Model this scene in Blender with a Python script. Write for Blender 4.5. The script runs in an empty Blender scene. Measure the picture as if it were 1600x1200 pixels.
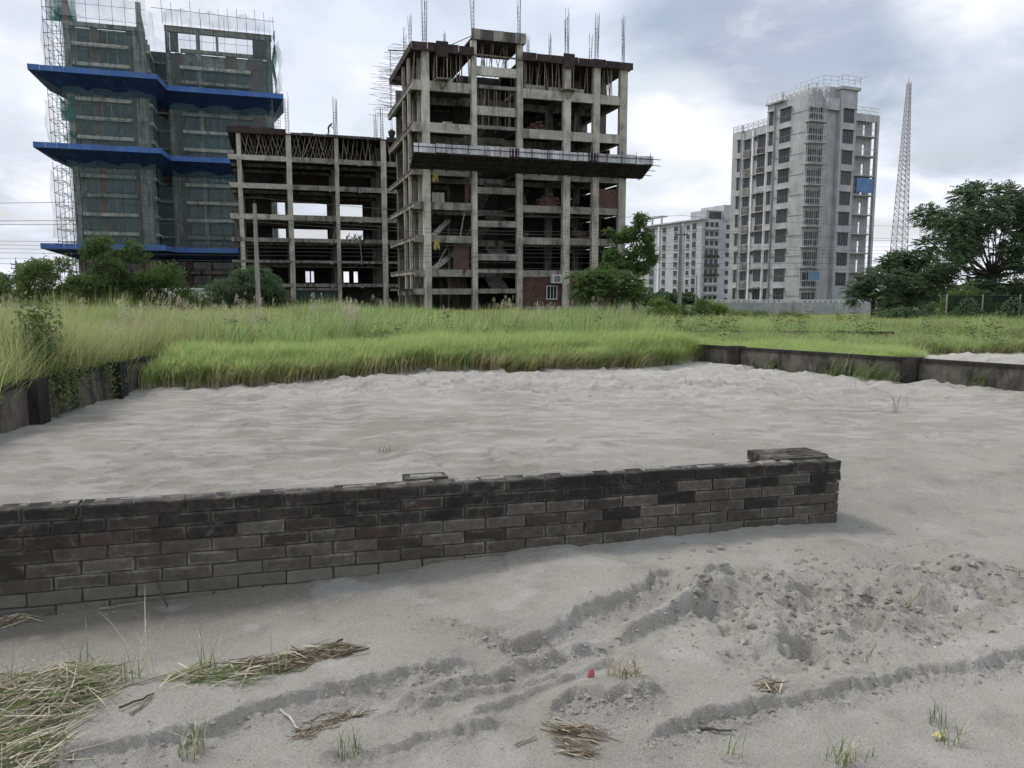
import bpy, math, random
import numpy as np
from mathutils import Vector, Matrix
R = math.radians
rnd = random.Random(7)
npr = np.random.RandomState(11)
S = bpy.context.scene
COL = S.collection

# ------------------------------------------------------------------ camera
CAM_Z, PITCH, FPX = 1.62, R(7.0), 1200.0
cam_d = bpy.data.cameras.new('camera'); cam = bpy.data.objects.new('camera', cam_d); COL.objects.link(cam)
cam.location = (0, 0, CAM_Z); cam.rotation_euler = (R(90) - PITCH, 0, 0)
cam_d.sensor_width = 36; cam_d.lens = 27.0; cam_d.clip_start = 0.05; cam_d.clip_end = 5000
S.camera = cam
# ------------------------------------------------------------------ world, sun, exposure
SUN_EL, SUN_AZ = R(52), R(-62)          # azimuth measured from +Y towards +X
W = bpy.data.worlds.new('World'); S.world = W; W.use_nodes = True
wn = W.node_tree; wn.nodes.clear(); WL = wn.links.new
def WN(t, **k):
    n = wn.nodes.new(t)
    for a, v in k.items(): setattr(n, a, v)
    return n
def wmath(op, a, b=None, clamp=False):
    n = WN('ShaderNodeMath', operation=op, use_clamp=clamp)
    for i, v in enumerate((a, b)):
        if v is None: continue
        if isinstance(v, (int, float)): n.inputs[i].default_value = v
        else: WL(v, n.inputs[i])
    return n.outputs[0]
def wmix(fac, a, b):
    n = WN('ShaderNodeMix', data_type='RGBA')
    if isinstance(fac, (int, float)): n.inputs[0].default_value = fac
    else: WL(fac, n.inputs[0])
    for i, v in ((6, a), (7, b)):
        if isinstance(v, tuple): n.inputs[i].default_value = (*v, 1)
        else: WL(v, n.inputs[i])
    return n.outputs[2]
sky = WN('ShaderNodeTexSky', sky_type='NISHITA', sun_disc=False, sun_elevation=SUN_EL, sun_rotation=SUN_AZ)
sky.air_density = 1.6; sky.dust_density = 3.0
tc = WN('ShaderNodeTexCoord'); sep = WN('ShaderNodeSeparateXYZ'); WL(tc.outputs['Generated'], sep.inputs[0])
zz = wmath('ADD', wmath('MAXIMUM', sep.outputs[2], 0.0), 0.32)
cx = wmath('DIVIDE', sep.outputs[0], zz); cy = wmath('DIVIDE', sep.outputs[1], zz)
cv = WN('ShaderNodeCombineXYZ'); WL(cx, cv.inputs[0]); WL(cy, cv.inputs[1]); WL(wmath('MULTIPLY', sep.outputs[2], 1.4), cv.inputs[2])
def wnoise(scale, detail, rough, off, dist=0.0):
    m = WN('ShaderNodeMapping'); WL(cv.outputs[0], m.inputs[0]); m.inputs['Location'].default_value = off
    n = WN('ShaderNodeTexNoise'); WL(m.outputs[0], n.inputs[0])
    n.inputs['Scale'].default_value = scale; n.inputs['Detail'].default_value = detail
    n.inputs['Roughness'].default_value = rough; n.inputs['Distortion'].default_value = dist
    return n.outputs[0]
def wramp(v, a, b, lo=0.0, hi=1.0):
    n = WN('ShaderNodeMapRange', interpolation_type='SMOOTHSTEP'); WL(v, n.inputs[0])
    n.inputs[1].default_value = a; n.inputs[2].default_value = b; n.inputs[3].default_value = lo; n.inputs[4].default_value = hi
    return n.outputs[0]
n1 = wnoise(1.15, 7, 0.52, (3.1, 1.7, 0), 0.25)
n2 = wnoise(2.6, 8, 0.55, (7.3, -2.2, 1), 0.3)
def blob(az, el, rad, soft):
    c = (math.sin(R(az)) * math.cos(R(el)), math.cos(R(az)) * math.cos(R(el)), math.sin(R(el)))
    d = WN('ShaderNodeVectorMath', operation='DISTANCE'); WL(tc.outputs['Generated'], d.inputs[0]); d.inputs[1].default_value = c
    dd = wmath('ADD', d.outputs['Value'], wmath('MULTIPLY', wmath('SUBTRACT', n2, 0.5), soft))
    return wramp(dd, rad, rad * 0.35)
dark = wramp(n1, 0.42, 0.64)
g1 = blob(18.5, 18.5, 0.20, 0.26); g2 = blob(31, 11, 0.15, 0.22); g3 = blob(-34, 8, 0.10, 0.15)
dark = wmath('ADD', wmath('MULTIPLY', dark, 0.55), wmath('ADD', wmath('MULTIPLY', g1, 0.75), wmath('MULTIPLY', wmath('ADD', g2, g3), 0.34)), True)
lite = wmath('ADD', wramp(n2, 0.5, 0.7), wmath('ADD', blob(12, 11.5, 0.085, 0.12), blob(29, 19, .09, .12)), True)
cloud = wmix(dark, (0.66, 0.69, 0.765), (0.255, 0.295, 0.385))
cloud = wmix(wmath('MULTIPLY', lite, 0.5), cloud, (0.86, 0.86, 0.865))
skyc = WN('ShaderNodeMix', data_type='RGBA', blend_type='MULTIPLY'); skyc.inputs[0].default_value = 1
WL(sky.outputs[0], skyc.inputs[6]); skyc.inputs[7].default_value = (0.10, 0.10, 0.10, 1)   # the clear sky at strength 0.10
lowblue = wmath('MULTIPLY', wramp(n2, 0.56, 0.42), 0.30)
veil = wmath('SUBTRACT', 1.0, lowblue)                                                      # how much cloud covers it
final = wmix(veil, skyc.outputs[2], cloud)
bg = WN('ShaderNodeBackground'); WL(final, bg.inputs[0]); bg.inputs[1].default_value = 1.0
wo = WN('ShaderNodeOutputWorld'); WL(bg.outputs[0], wo.inputs[0])
sun_d = bpy.data.lights.new('sun', 'SUN'); sun = bpy.data.objects.new('sun', sun_d); COL.objects.link(sun)
sun_d.energy = 1.5; sun_d.angle = R(13); sun_d.color = (1, 0.96, 0.90)
sd = Vector((math.sin(SUN_AZ) * math.cos(SUN_EL), math.cos(SUN_AZ) * math.cos(SUN_EL), math.sin(SUN_EL)))
sun.rotation_euler = (-sd).to_track_quat('-Z', 'Y').to_euler(); sun.location = (0, 0, 60)
S.view_settings.view_transform = 'Standard'; S.view_settings.look = 'None'
S.view_settings.exposure = 0.50; S.view_settings.gamma = 1.0; S.view_settings.use_curve_mapping = False
S.render.engine = 'CYCLES'
S.cycles.max_bounces = 4; S.cycles.diffuse_bounces = 2; S.cycles.glossy_bounces = 2; S.cycles.transparent_max_bounces = 16
S.cycles.use_denoising = True; S.cycles.use_adaptive_sampling = True; S.cycles.adaptive_threshold = 0.02

# ------------------------------------------------------------------ layout helpers
def ray(px, py):
    x = (px - 800) / FPX; y = (600 - py) / FPX
    return x, math.cos(PITCH) + y * math.sin(PITCH), -math.sin(PITCH) + y * math.cos(PITCH)
def gp(px, py, z=0.0):
    d = ray(px, py); t = (z - CAM_Z) / d[2]; return d[0] * t, d[1] * t
def xat(px, Y, py=450):
    d = ray(px, py); return d[0] / d[1] * Y
def zat(px, py, Y):
    d = ray(px, py); return CAM_Z + d[2] / d[1] * Y

# ------------------------------------------------------------------ object helpers
def tag(o, label=None, cat=None, group=None, kind=None):
    if label: o['label'] = label
    if cat: o['category'] = cat
    if group: o['group'] = group
    if kind: o['kind'] = kind
    return o
def empty(name, loc=(0, 0, 0), rot=(0, 0, 0), parent=None):
    o = bpy.data.objects.new(name, None); COL.objects.link(o); o.location = loc; o.rotation_euler = rot
    o.empty_display_size = 0.3
    if parent: o.parent = parent
    return o
def obj(name, me, parent=None, loc=None, rot=None):
    o = bpy.data.objects.new(name, me); COL.objects.link(o)
    if parent: o.parent = parent
    if loc is not None: o.location = loc
    if rot is not None: o.rotation_euler = rot
    return o
class MB:
    def __init__(s): s.v = []; s.f = []; s.m = []
    def quad(s, a, b, c, d, mi=0):
        n = len(s.v); s.v += [a, b, c, d]; s.f.append((n, n + 1, n + 2, n + 3)); s.m.append(mi)
    def tri(s, a, b, c, mi=0):
        n = len(s.v); s.v += [a, b, c]; s.f.append((n, n + 1, n + 2)); s.m.append(mi)
    def box(s, x0, x1, y0, y1, z0, z1, mi=0):
        s.hexa([(x0, y0, z0), (x1, y0, z0), (x1, y1, z0), (x0, y1, z0), (x0, y0, z1), (x1, y0, z1), (x1, y1, z1), (x0, y1, z1)], mi); return s
    def hexa(s, p, mi=0):
        n = len(s.v); s.v += [tuple(q) for q in p]
        for f in ((3, 2, 1, 0), (4, 5, 6, 7), (0, 1, 5, 4), (1, 2, 6, 5), (2, 3, 7, 6), (3, 0, 4, 7)):
            s.f.append(tuple(n + i for i in f)); s.m.append(mi)
        return s
    def bar(s, a, b, r, r2=None, n=4, mi=0):
        a = Vector(a); b = Vector(b); d = b - a
        if d.length < 1e-6: return s
        r2 = r if r2 is None else r2
        d.normalize(); u = d.cross(Vector((0, 0, 1)) if abs(d.z) < .95 else Vector((1, 0, 0))).normalized(); w = d.cross(u)
        k = len(s.v)
        for c, rr in ((a, r), (b, r2)):
            for i in range(n):
                t = 2 * math.pi * (i + .5) / n; s.v.append(tuple(c + (u * math.cos(t) + w * math.sin(t)) * rr))
        for i in range(n):
            j = (i + 1) % n; s.f.append((k + i, k + j, k + n + j, k + n + i)); s.m.append(mi)
        s.f.append(tuple(k + i for i in reversed(range(n)))); s.m.append(mi)
        s.f.append(tuple(k + n + i for i in range(n))); s.m.append(mi)
        return s
    def tube(s, pts, rad, n=5, mi=0):
        for i in range(len(pts) - 1):
            ra = rad[i] if isinstance(rad, (list, tuple)) else rad
            rb = rad[i + 1] if isinstance(rad, (list, tuple)) else rad
            s.bar(pts[i], pts[i + 1], ra, rb, n, mi)
        return s
    def mesh(s, name, mats, smooth=False):
        me = bpy.data.meshes.new(name); me.from_pydata(s.v, [], s.f)
        for m in (mats if isinstance(mats, (list, tuple)) else [mats]): me.materials.append(m)
        if isinstance(mats, (list, tuple)) and len(mats) > 1: me.polygons.foreach_set('material_index', s.m)
        if smooth: me.polygons.foreach_set('use_smooth', [True] * len(me.polygons))
        me.update(); return me
    def obj(s, name, mats, parent=None, loc=None, rot=None, smooth=False):
        return obj(name, s.mesh(name, mats, smooth), parent, loc, rot)
def pbox(par, name, x0, x1, y0, y1, z0, z1, m):
    return MB().box(x0, x1, y0, y1, z0, z1).obj(name, m, par)
def pbar(par, name, a, b, r, m, n=5):
    return MB().bar(a, b, r, None, n).obj(name, m, par)

# ------------------------------------------------------------------ materials
def new_mat(name):
    m = bpy.data.materials.new(name); m.use_nodes = True; nt = m.node_tree; nt.nodes.clear()
    return m, nt
class NT:
    def __init__(s, nt): s.nt = nt; s.L = nt.links.new
    def n(s, t, **k):
        x = s.nt.nodes.new(t)
        for a, v in k.items(): setattr(x, a, v)
        return x
    def put(s, sock, v):
        if isinstance(v, (int, float)): sock.default_value = v
        elif isinstance(v, tuple): sock.default_value = (*v, 1) if len(v) == 3 and sock.type == 'RGBA' else v
        else: s.L(v, sock)
    def math(s, op, a, b=0.0, clamp=False):
        x = s.n('ShaderNodeMath', operation=op, use_clamp=clamp); s.put(x.inputs[0], a); s.put(x.inputs[1], b); return x.outputs[0]
    def mix(s, f, a, b, bt='MIX'):
        x = s.n('ShaderNodeMix', data_type='RGBA', blend_type=bt); s.put(x.inputs[0], f); s.put(x.inputs[6], a); s.put(x.inputs[7], b); return x.outputs[2]
    def pos(s, scale=(1, 1, 1), obj_space=False):
        if obj_space: p = s.n('ShaderNodeTexCoord').outputs['Object']
        else: p = s.n('ShaderNodeNewGeometry').outputs['Position']
        if scale == (1, 1, 1): return p
        m = s.n('ShaderNodeMapping'); s.L(p, m.inputs[0]); m.inputs['Scale'].default_value = scale; return m.outputs[0]
    def noise(s, vec, scale, detail=4, rough=.55, dist=0):
        x = s.n('ShaderNodeTexNoise'); s.L(vec, x.inputs[0]); x.inputs['Scale'].default_value = scale; x.inputs['Detail'].default_value = detail
        x.inputs['Roughness'].default_value = rough; x.inputs['Distortion'].default_value = dist; return x.outputs[0]
    def ramp(s, v, a, b, lo=0., hi=1.):
        x = s.n('ShaderNodeMapRange', interpolation_type='SMOOTHSTEP'); s.L(v, x.inputs[0])
        for i, q in enumerate((a, b, lo, hi)): x.inputs[i + 1].default_value = q
        return x.outputs[0]
    def rand(s): return s.n('ShaderNodeObjectInfo').outputs['Random']
    def val(s, col, f):
        x = s.n('ShaderNodeHueSaturation'); s.put(x.inputs['Color'], col); s.put(x.inputs['Value'], f); return x.outputs[0]
    def bump(s, h, strength, dist):
        x = s.n('ShaderNodeBump'); s.L(h, x.inputs['Height']); x.inputs['Strength'].default_value = strength; x.inputs['Distance'].default_value = dist; return x.outputs[0]
    def out(s, col, rough=.9, normal=None, spec=.3, metal=0., alpha=None, trans=None):
        p = s.n('ShaderNodeBsdfPrincipled'); s.put(p.inputs['Base Color'], col); s.put(p.inputs['Roughness'], rough)
        p.inputs['Specular IOR Level'].default_value = spec; p.inputs['Metallic'].default_value = metal
        if normal is not None: s.L(normal, p.inputs['Normal'])
        if alpha is not None: s.put(p.inputs['Alpha'], alpha)
        o = s.n('ShaderNodeOutputMaterial'); sh = p.outputs[0]
        if trans is not None:
            t = s.n('ShaderNodeBsdfTranslucent'); s.put(t.inputs[0], col)
            mx = s.n('ShaderNodeMixShader'); mx.inputs[0].default_value = trans; s.L(sh, mx.inputs[1]); s.L(t.outputs[0], mx.inputs[2]); sh = mx.outputs[0]
        s.L(sh, o.inputs[0])
def simple(name, c1, c2=None, scale=2., rough=.85, vary=.25, bump=0., spec=.3, metal=0., stretch=(1, 1, 1), streak=0., streak_col=(.03, .03, .028), alpha=None):
    m, nt = new_mat(name); t = NT(nt); c2 = c2 or tuple(c * .7 for c in c1)
    v = t.noise(t.pos(stretch), scale, 6, .6)
    col = t.mix(t.ramp(v, .32, .68), c1, c2)
    if streak:
        sv = t.noise(t.pos((1.6, 1.6, .22)), 1.3, 6, .65); s2 = t.noise(t.pos(), .35, 4, .6)
        col = t.mix(t.math('MULTIPLY', t.ramp(sv, .45, .62), t.ramp(s2, .38, .60, streak * .25, streak)), col, streak_col)
    col = t.val(col, t.math('ADD', t.math('MULTIPLY', t.rand(), vary), 1 - vary / 2))
    nm = t.bump(t.noise(t.pos(), scale * 6, 4, .6), bump, .02) if bump else None
    t.out(col, rough, nm, spec, metal, alpha); return m
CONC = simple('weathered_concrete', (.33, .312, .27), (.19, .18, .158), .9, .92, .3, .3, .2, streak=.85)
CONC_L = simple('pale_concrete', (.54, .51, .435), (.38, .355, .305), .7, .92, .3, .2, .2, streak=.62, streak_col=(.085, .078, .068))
CONC_D = simple('grimy_shade_dark_concrete', (.12, .114, .105), (.06, .057, .053), .8, .95, .3, .2, .2, streak=.7)  # grime tone; on indoor slabs it stands in for interior shade
PLASTER = simple('grey_plaster', (.50, .502, .50), (.38, .382, .382), .5, .93, .08, .1, .2, streak=.35, streak_col=(.17, .17, .17))
PLASTER_P = simple('patchy_far_plaster', (.52, .525, .54), (.41, .415, .43), .25, .93, .08, 0, .2, streak=.3, streak_col=(.28, .28, .29))
WHITE = simple('white_paint', (.78, .79, .80), (.68, .69, .70), .8, .7, .1)
RUST = simple('rusty_shuttering', (.070, .042, .038), (.030, .021, .021), 1.5, .85, .5, .2, .3, streak=.5)
WOOD = simple('bamboo_prop', (.30, .25, .20), (.17, .14, .115), 2.5, .9, .6)
STEEL_D = simple('dark_steel', (.05, .045, .045), (.03, .028, .028), 3, .6, .3, metal=.3)
REBAR = simple('reinforcement_steel', (.20, .19, .20), (.12, .10, .095), 2, .6, .4, metal=.4)
SHEET = simple('galvanised_sheet', (.66, .68, .70), (.42, .41, .41), .8, .55, .4, metal=.3, streak=.6, streak_col=(.08, .045, .03))
PLANK_D = simple('dark_planking', (.045, .042, .040), (.022, .02, .02), 1.2, .9, .5)
BLUE = simple('blue_sheet_metal', (.050, .135, .42), (.085, .165, .38), .5, .6, .22, spec=.3, streak=.5, streak_col=(.11, .15, .24))
BLUE_U = simple('blue_sheet_shade', (.035, .065, .17), (.022, .042, .12), .7, .7, .25, spec=.2)  # same blue sheet, darkened: underside shade put into the colour
PINKBRICK = simple('pale_red_brickwork', (.17, .105, .092), (.11, .075, .068), 1.5, .95, .3, .2)
REDBRICK = simple('red_brickwork', (.125, .075, .060), (.07, .045, .038), 3.0, .95, .5, .3)
GLASS = simple('dark_window_glass', (.022, .028, .034), (.012, .016, .02), .6, .12, .6, spec=.5)
INNER = simple('shade_dark_interior_wall', (.065, .055, .05), (.035, .031, .03), .6, .95, .3)  # kept very dark: shade of the open storeys put into the colour
FRAME = simple('window_metal', (.20, .20, .20), (.13, .13, .13), 2, .6, .3)
GRILL = simple('pale_grille_metal', (.55, .56, .56), (.42, .43, .43), 2, .6, .1)
BLUETARP = simple('blue_tarpaulin', (.10, .22, .42), (.16, .28, .46), 1.2, .7, .2)
YELLOWRAG = simple('yellow_sacking', (.42, .33, .11), (.26, .21, .08), 3, .95, .2)
POLE = simple('pole_concrete', (.36, .35, .32), (.27, .262, .24), 1.5, .9, .1, .1, streak=.3)
CABLE = simple('cable_black', (.10, .10, .10), (.08, .08, .08), 1, .6, .1)
MAST = simple('mast_paint', (.50, .47, .49), (.42, .40, .42), 1, .6, .1)
ACWHITE = simple('appliance_white', (.62, .62, .60), (.52, .52, .5), 3, .6, .05)
# scaffold netting: a thin woven mesh, see-through between its threads
def net_mat(name, col, alpha):
    m, nt = new_mat(name); t = NT(nt)
    v = t.noise(t.pos((1, 1, .5)), .45, 5, .6)
    a = t.ramp(v, .3, .7, alpha * .55, alpha * 1.35)
    t.out(t.mix(t.ramp(v, .3, .7), col, tuple(c * .75 for c in col)), .9, None, .1, 0, a); return m
NET = net_mat('green_scaffold_net', (.25, .42, .41), .18)
NET_W = net_mat('pale_scaffold_net', (.50, .58, .57), .28)
NET_D = net_mat('dense_green_net', (.05, .19, .15), .8)

# sand
def sand_mat():
    m, nt = new_mat('grey_river_sand'); t = NT(nt)
    P = t.pos()
    big = t.noise(P, .55, 5, .55); mid = t.noise(P, 3.5, 5, .6)
    lay = t.noise(t.pos((.8, 1.7, 1)), 2.6, 7, .68, .5)
    fine = t.noise(P, 95, 3, .85); grit = t.noise(P, 150, 3, .9)
    col = t.mix(t.ramp(big, .35, .65), (.50, .475, .42), (.415, .392, .345))
    col = t.mix(t.math('MULTIPLY', t.ramp(lay, .50, .72), .5), col, (.58, .56, .515))
    col = t.mix(t.math('MULTIPLY', t.ramp(mid, .50, .70), .5), col, (.30, .282, .245))
    at = t.n('ShaderNodeAttribute', attribute_name='damp_dark').outputs['Fac']
    col = t.mix(at, col, (.235, .22, .185))
    lt = t.n('ShaderNodeAttribute', attribute_name='dust').outputs['Fac']
    col = t.mix(lt, col, (.60, .585, .55))
    col = t.mix(t.ramp(grit, .52, .66, 0, .8), col, (.17, .16, .14))
    col = t.mix(t.ramp(fine, .54, .70, 0, .5), col, (.68, .66, .62))
    veg = t.n('ShaderNodeAttribute', attribute_name='veg').outputs['Fac']
    soil = t.mix(t.ramp(mid, .3, .7), (.075, .105, .035), (.11, .12, .05))
    col = t.mix(veg, col, soil)
    hh = t.math('ADD', t.math('MULTIPLY', t.noise(P, 34, 6, .75), .6), t.math('MULTIPLY', t.noise(P, 120, 3, .85), .4))
    t.out(col, .97, t.bump(hh, 1.0, .032), .12); return m
SAND = sand_mat()
def clod_mat():
    m, nt = new_mat('damp_sand_clod'); t = NT(nt); P = t.pos()
    v = t.noise(P, 40, 5, .7)
    col = t.val(t.mix(t.ramp(v, .3, .7), (.40, .378, .33), (.29, .272, .237)), t.math('ADD', t.math('MULTIPLY', t.rand(), .4), .8))
    t.out(col, .97, t.bump(t.noise(P, 120, 4, .8), .8, .01), .1); return m
CLOD = clod_mat()
SHELL = simple('pale_grit', (.62, .60, .56), (.45, .43, .40), 20, .8, .3)

def leaf_mat(name, c1, c2, trans=.35, vary=.45, patch=.25, patch_col=None, base_col=None, base_h=.3):
    m, nt = new_mat(name); t = NT(nt)
    g = t.n('ShaderNodeNewGeometry')
    r = g.outputs['Random Per Island']
    col = t.mix(r, c1, c2)
    if patch_col:
        pn = t.noise(t.pos(), patch, 3, .6); col = t.mix(t.ramp(pn, .40, .66), col, patch_col)
    if base_col:
        oz_ = t.n('ShaderNodeSeparateXYZ'); t.L(t.n('ShaderNodeTexCoord').outputs['Object'], oz_.inputs[0])
        col = t.mix(t.ramp(oz_.outputs[2], base_h, .0), col, base_col)
    col = t.val(col, t.math('ADD', t.math('MULTIPLY', t.rand(), vary), 1 - vary / 2))
    t.out(col, .65, None, .15, trans=trans); return m
GRASS = leaf_mat('kans_grass', (0.287, 0.351, 0.098), (0.609, 0.632, 0.287), .5, .45, .45, (0.483, 0.471, 0.207), (0.621, 0.575, 0.356), .32)
GRASS_G = leaf_mat('fresh_grass', (0.224, 0.336, 0.088), (0.496, 0.625, 0.260), .5, .45, .45, (0.354, 0.496, 0.177), (0.614, 0.614, 0.389), .25)
GRASS_F = leaf_mat('field_grass', (.18, .255, .085), (.38, .45, .19), .45, .45, .15, (.33, .37, .15), (.36, .36, .2), .2)
GRASS_M = leaf_mat('mid_grass_shade_dark', (0.146, 0.218, 0.073), (0.426, 0.482, 0.202), .45, .5, .5, (0.269, 0.224, 0.123), (0.291, 0.235, 0.157), .38)  # darker, brown-based blades: shade side of the taller grass put into colour
REED = leaf_mat('tall_reed', (0.165, 0.231, 0.094), (0.462, 0.473, 0.253), .45, .45, .6, (0.275, 0.341, 0.143), (0.506, 0.451, 0.275), .5)
STRAW = leaf_mat('dry_straw', (.42, .37, .26), (.66, .61, .48), .2, .2)
STRAW_D = leaf_mat('rotten_straw', (.12, .095, .07), (.26, .205, .145), .1, .2)
FRESH = leaf_mat('sprout_green', (.10, .16, .055), (.20, .27, .10), .35, .2)
LEAF = leaf_mat('tree_leaf', (.085, .145, .050), (.16, .225, .085), .38, .2)
LEAF_L = leaf_mat('light_tree_leaf', (.12, .175, .06), (.19, .24, .10), .38, .2)
LEAF_D = leaf_mat('dark_tree_leaf', (.085, .14, .08), (.165, .225, .12), .38, .2)
LEAF_B = leaf_mat('bright_leaf', (.14, .21, .055), (.23, .31, .09), .38, .2)
BARK = simple('grey_bark', (.13, .115, .095), (.075, .065, .055), 6, .95, .2, .4)
REDSCRAP = simple('red_plastic', (.50, .17, .16), (.42, .13, .13), 20, .5, .1)
YLEAF = simple('yellow_dead_leaf', (.62, .55, .28), (.5, .42, .2), 30, .7, .1)

# ------------------------------------------------------------------ noise for the terrain
_perm = npr.permutation(512)
def vnoise(x, y, seed=0):
    xi = np.floor(x).astype(np.int64); yi = np.floor(y).astype(np.int64)
    fx = x - xi; fy = y - yi; fx = fx * fx * (3 - 2 * fx); fy = fy * fy * (3 - 2 * fy)
    def h(a, b): return _perm[(_perm[(a + seed * 37) % 512] + b) % 512] / 511.0
    return (h(xi, yi) * (1 - fx) + h(xi + 1, yi) * fx) * (1 - fy) + (h(xi, yi + 1) * (1 - fx) + h(xi + 1, yi + 1) * fx) * fy
def fbm(x, y, f, octv=4, seed=0, g=.5):
    s = 0; a = 1; tot = 0
    for i in range(octv):
        s = s + a * vnoise(x * f + 17.3 * i, y * f - 9.1 * i, seed + i); tot += a; a *= g; f *= 2.03
    return s / tot
def cells(x, y, f, seed, keep=.6, rmin=.22, rmax=.48):
    """rounded domes on a jittered grid: 1 at the middle of a dome, 0 outside it"""
    xi = np.floor(x * f).astype(np.int64); yi = np.floor(y * f).astype(np.int64); out = np.zeros(x.shape)
    def h(a, b, k): return _perm[(_perm[(a + seed * 31 + k * 57) % 512] + b + k * 11) % 512] / 511.0
    for i in (-1, 0, 1):
        for j in (-1, 0, 1):
            a, b = xi + i, yi + j; cx_ = a + .2 + .6 * h(a, b, 1); cy_ = b + .2 + .6 * h(a, b, 2); r = rmin + (rmax - rmin) * h(a, b, 3); on = h(a, b, 4) < keep
            d2 = ((x * f - cx_) ** 2 + (y * f - cy_) ** 2) / (r * r); out = np.maximum(out, np.where(on, np.sqrt(np.clip(1 - d2, 0, 1)), 0))
    return out
def sstep(x, a, b):
    t = np.clip((x - a) / (b - a), 0, 1); return t * t * (3 - 2 * t)
def pl(px): return [gp(*p) for p in px]
def dist_pl(x, y, pts):
    """distance, signed side (+ = beyond, away from the viewer), parameter 0..1 along a polyline running left to right"""
    best = np.full(x.shape, 1e9); side = np.zeros(x.shape); par = np.zeros(x.shape)
    L = [0]
    for i in range(len(pts) - 1): L.append(L[-1] + math.dist(pts[i], pts[i + 1]))
    for i in range(len(pts) - 1):
        ax, ay = pts[i]; bx, by = pts[i + 1]; dx, dy = bx - ax, by - ay; l2 = dx * dx + dy * dy
        t = np.clip(((x - ax) * dx + (y - ay) * dy) / l2, 0, 1)
        ex = x - ax - t * dx; ey = y - ay - t * dy; d = np.sqrt(ex * ex + ey * ey)
        c = dx * (y - ay) - dy * (x - ax); m = d < best
        best = np.where(m, d, best); side = np.where(m, np.sign(c), side); par = np.where(m, (L[i] + t * (L[i + 1] - L[i])) / L[-1], par)
    return best, side, par
# (pixel polyline, step height, width behind the brow, end fade in, end fade out)
SCARPS = [
 (pl([(640, 962), (700, 978), (745, 1001), (800, 1021), (850, 1010), (905, 978), (960, 952), (1010, 930), (1060, 898)]), .055, .55, .22, .10),
 (pl([(60, 1200), (170, 1186), (300, 1160), (400, 1124), (500, 1098), (640, 1062), (760, 1040)]), .052, .40, .05, .10),
 (pl([(480, 1200), (600, 1180), (720, 1150), (800, 1138)]), .04, .25, .1, .15),
 (pl([(848, 1128), (890, 1112), (940, 1116), (985, 1118), (1032, 1102)]), .06, .09, .12, .12),
 (pl([(990, 1172), (1060, 1151), (1130, 1133), (1240, 1106), (1310, 1091), (1400, 1066), (1500, 1052), (1600, 1031), (1800, 990)]), .056, .5, .06, .01),
]
RIDGES = [
 (pl([(590, 1120), (700, 1092), (800, 1056), (900, 1036), (950, 1024)]), .070, .055),
 (pl([(700, 1150), (800, 1100), (900, 1070), (980, 1045)]), .034, .03),
 (pl([(950, 1018), (1010, 986), (1070, 960), (1110, 925), (1150, 905)]), .075, .05),
 (pl([(620, 1130), (760, 1085), (900, 1055)]), .026, .022),
]
TROUGHS = [
 (pl([(760, 1040), (840, 1024), (920, 996), (1000, 958), (1060, 925)]), .035, .10),
 (pl([(430, 1150), (560, 1105), (700, 1070), (800, 1044)]), .03, .07),
]
MOUNDS = [(1500, 905, .09, .20), (1555, 925, .06, .2), (1180, 930, .05, .20), (1330, 885, .04, .25), (1190, 985, .06, .10), (1110, 930, .045, .12),
          (1440, 930, .05, .18), (1300, 1000, .03, .2), (930, 1100, .05, .12), (1010, 1095, .05, .09), (1380, 1010, .035, .2), (250, 1110, .06, .3), (60, 1110, .08, .25)]
PITS = [(1250, 1022, .075, .085), (1280, 935, .03, .12), (1190, 1040, .03, .14), (1390, 940, .03, .1)]
WALL_A = (-2.57, 3.69); WALL_TH = math.atan2(1.45, 4.81)
GEDGE = [gp(*p) for p in [(216, 612), (300, 609), (400, 604), (500, 597), (600, 590), (700, 587), (800, 583), (900, 580), (1000, 578), (1060, 574), (1100, 567)]]
RW_A, RW_B = (9.9, 9.3), (4.05, 16.75)      # the boundary wall on the right
LW_A, LW_B = (-5.25, 5.4), (-6.15, 13.7)    # the boundary wall on the left
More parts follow.
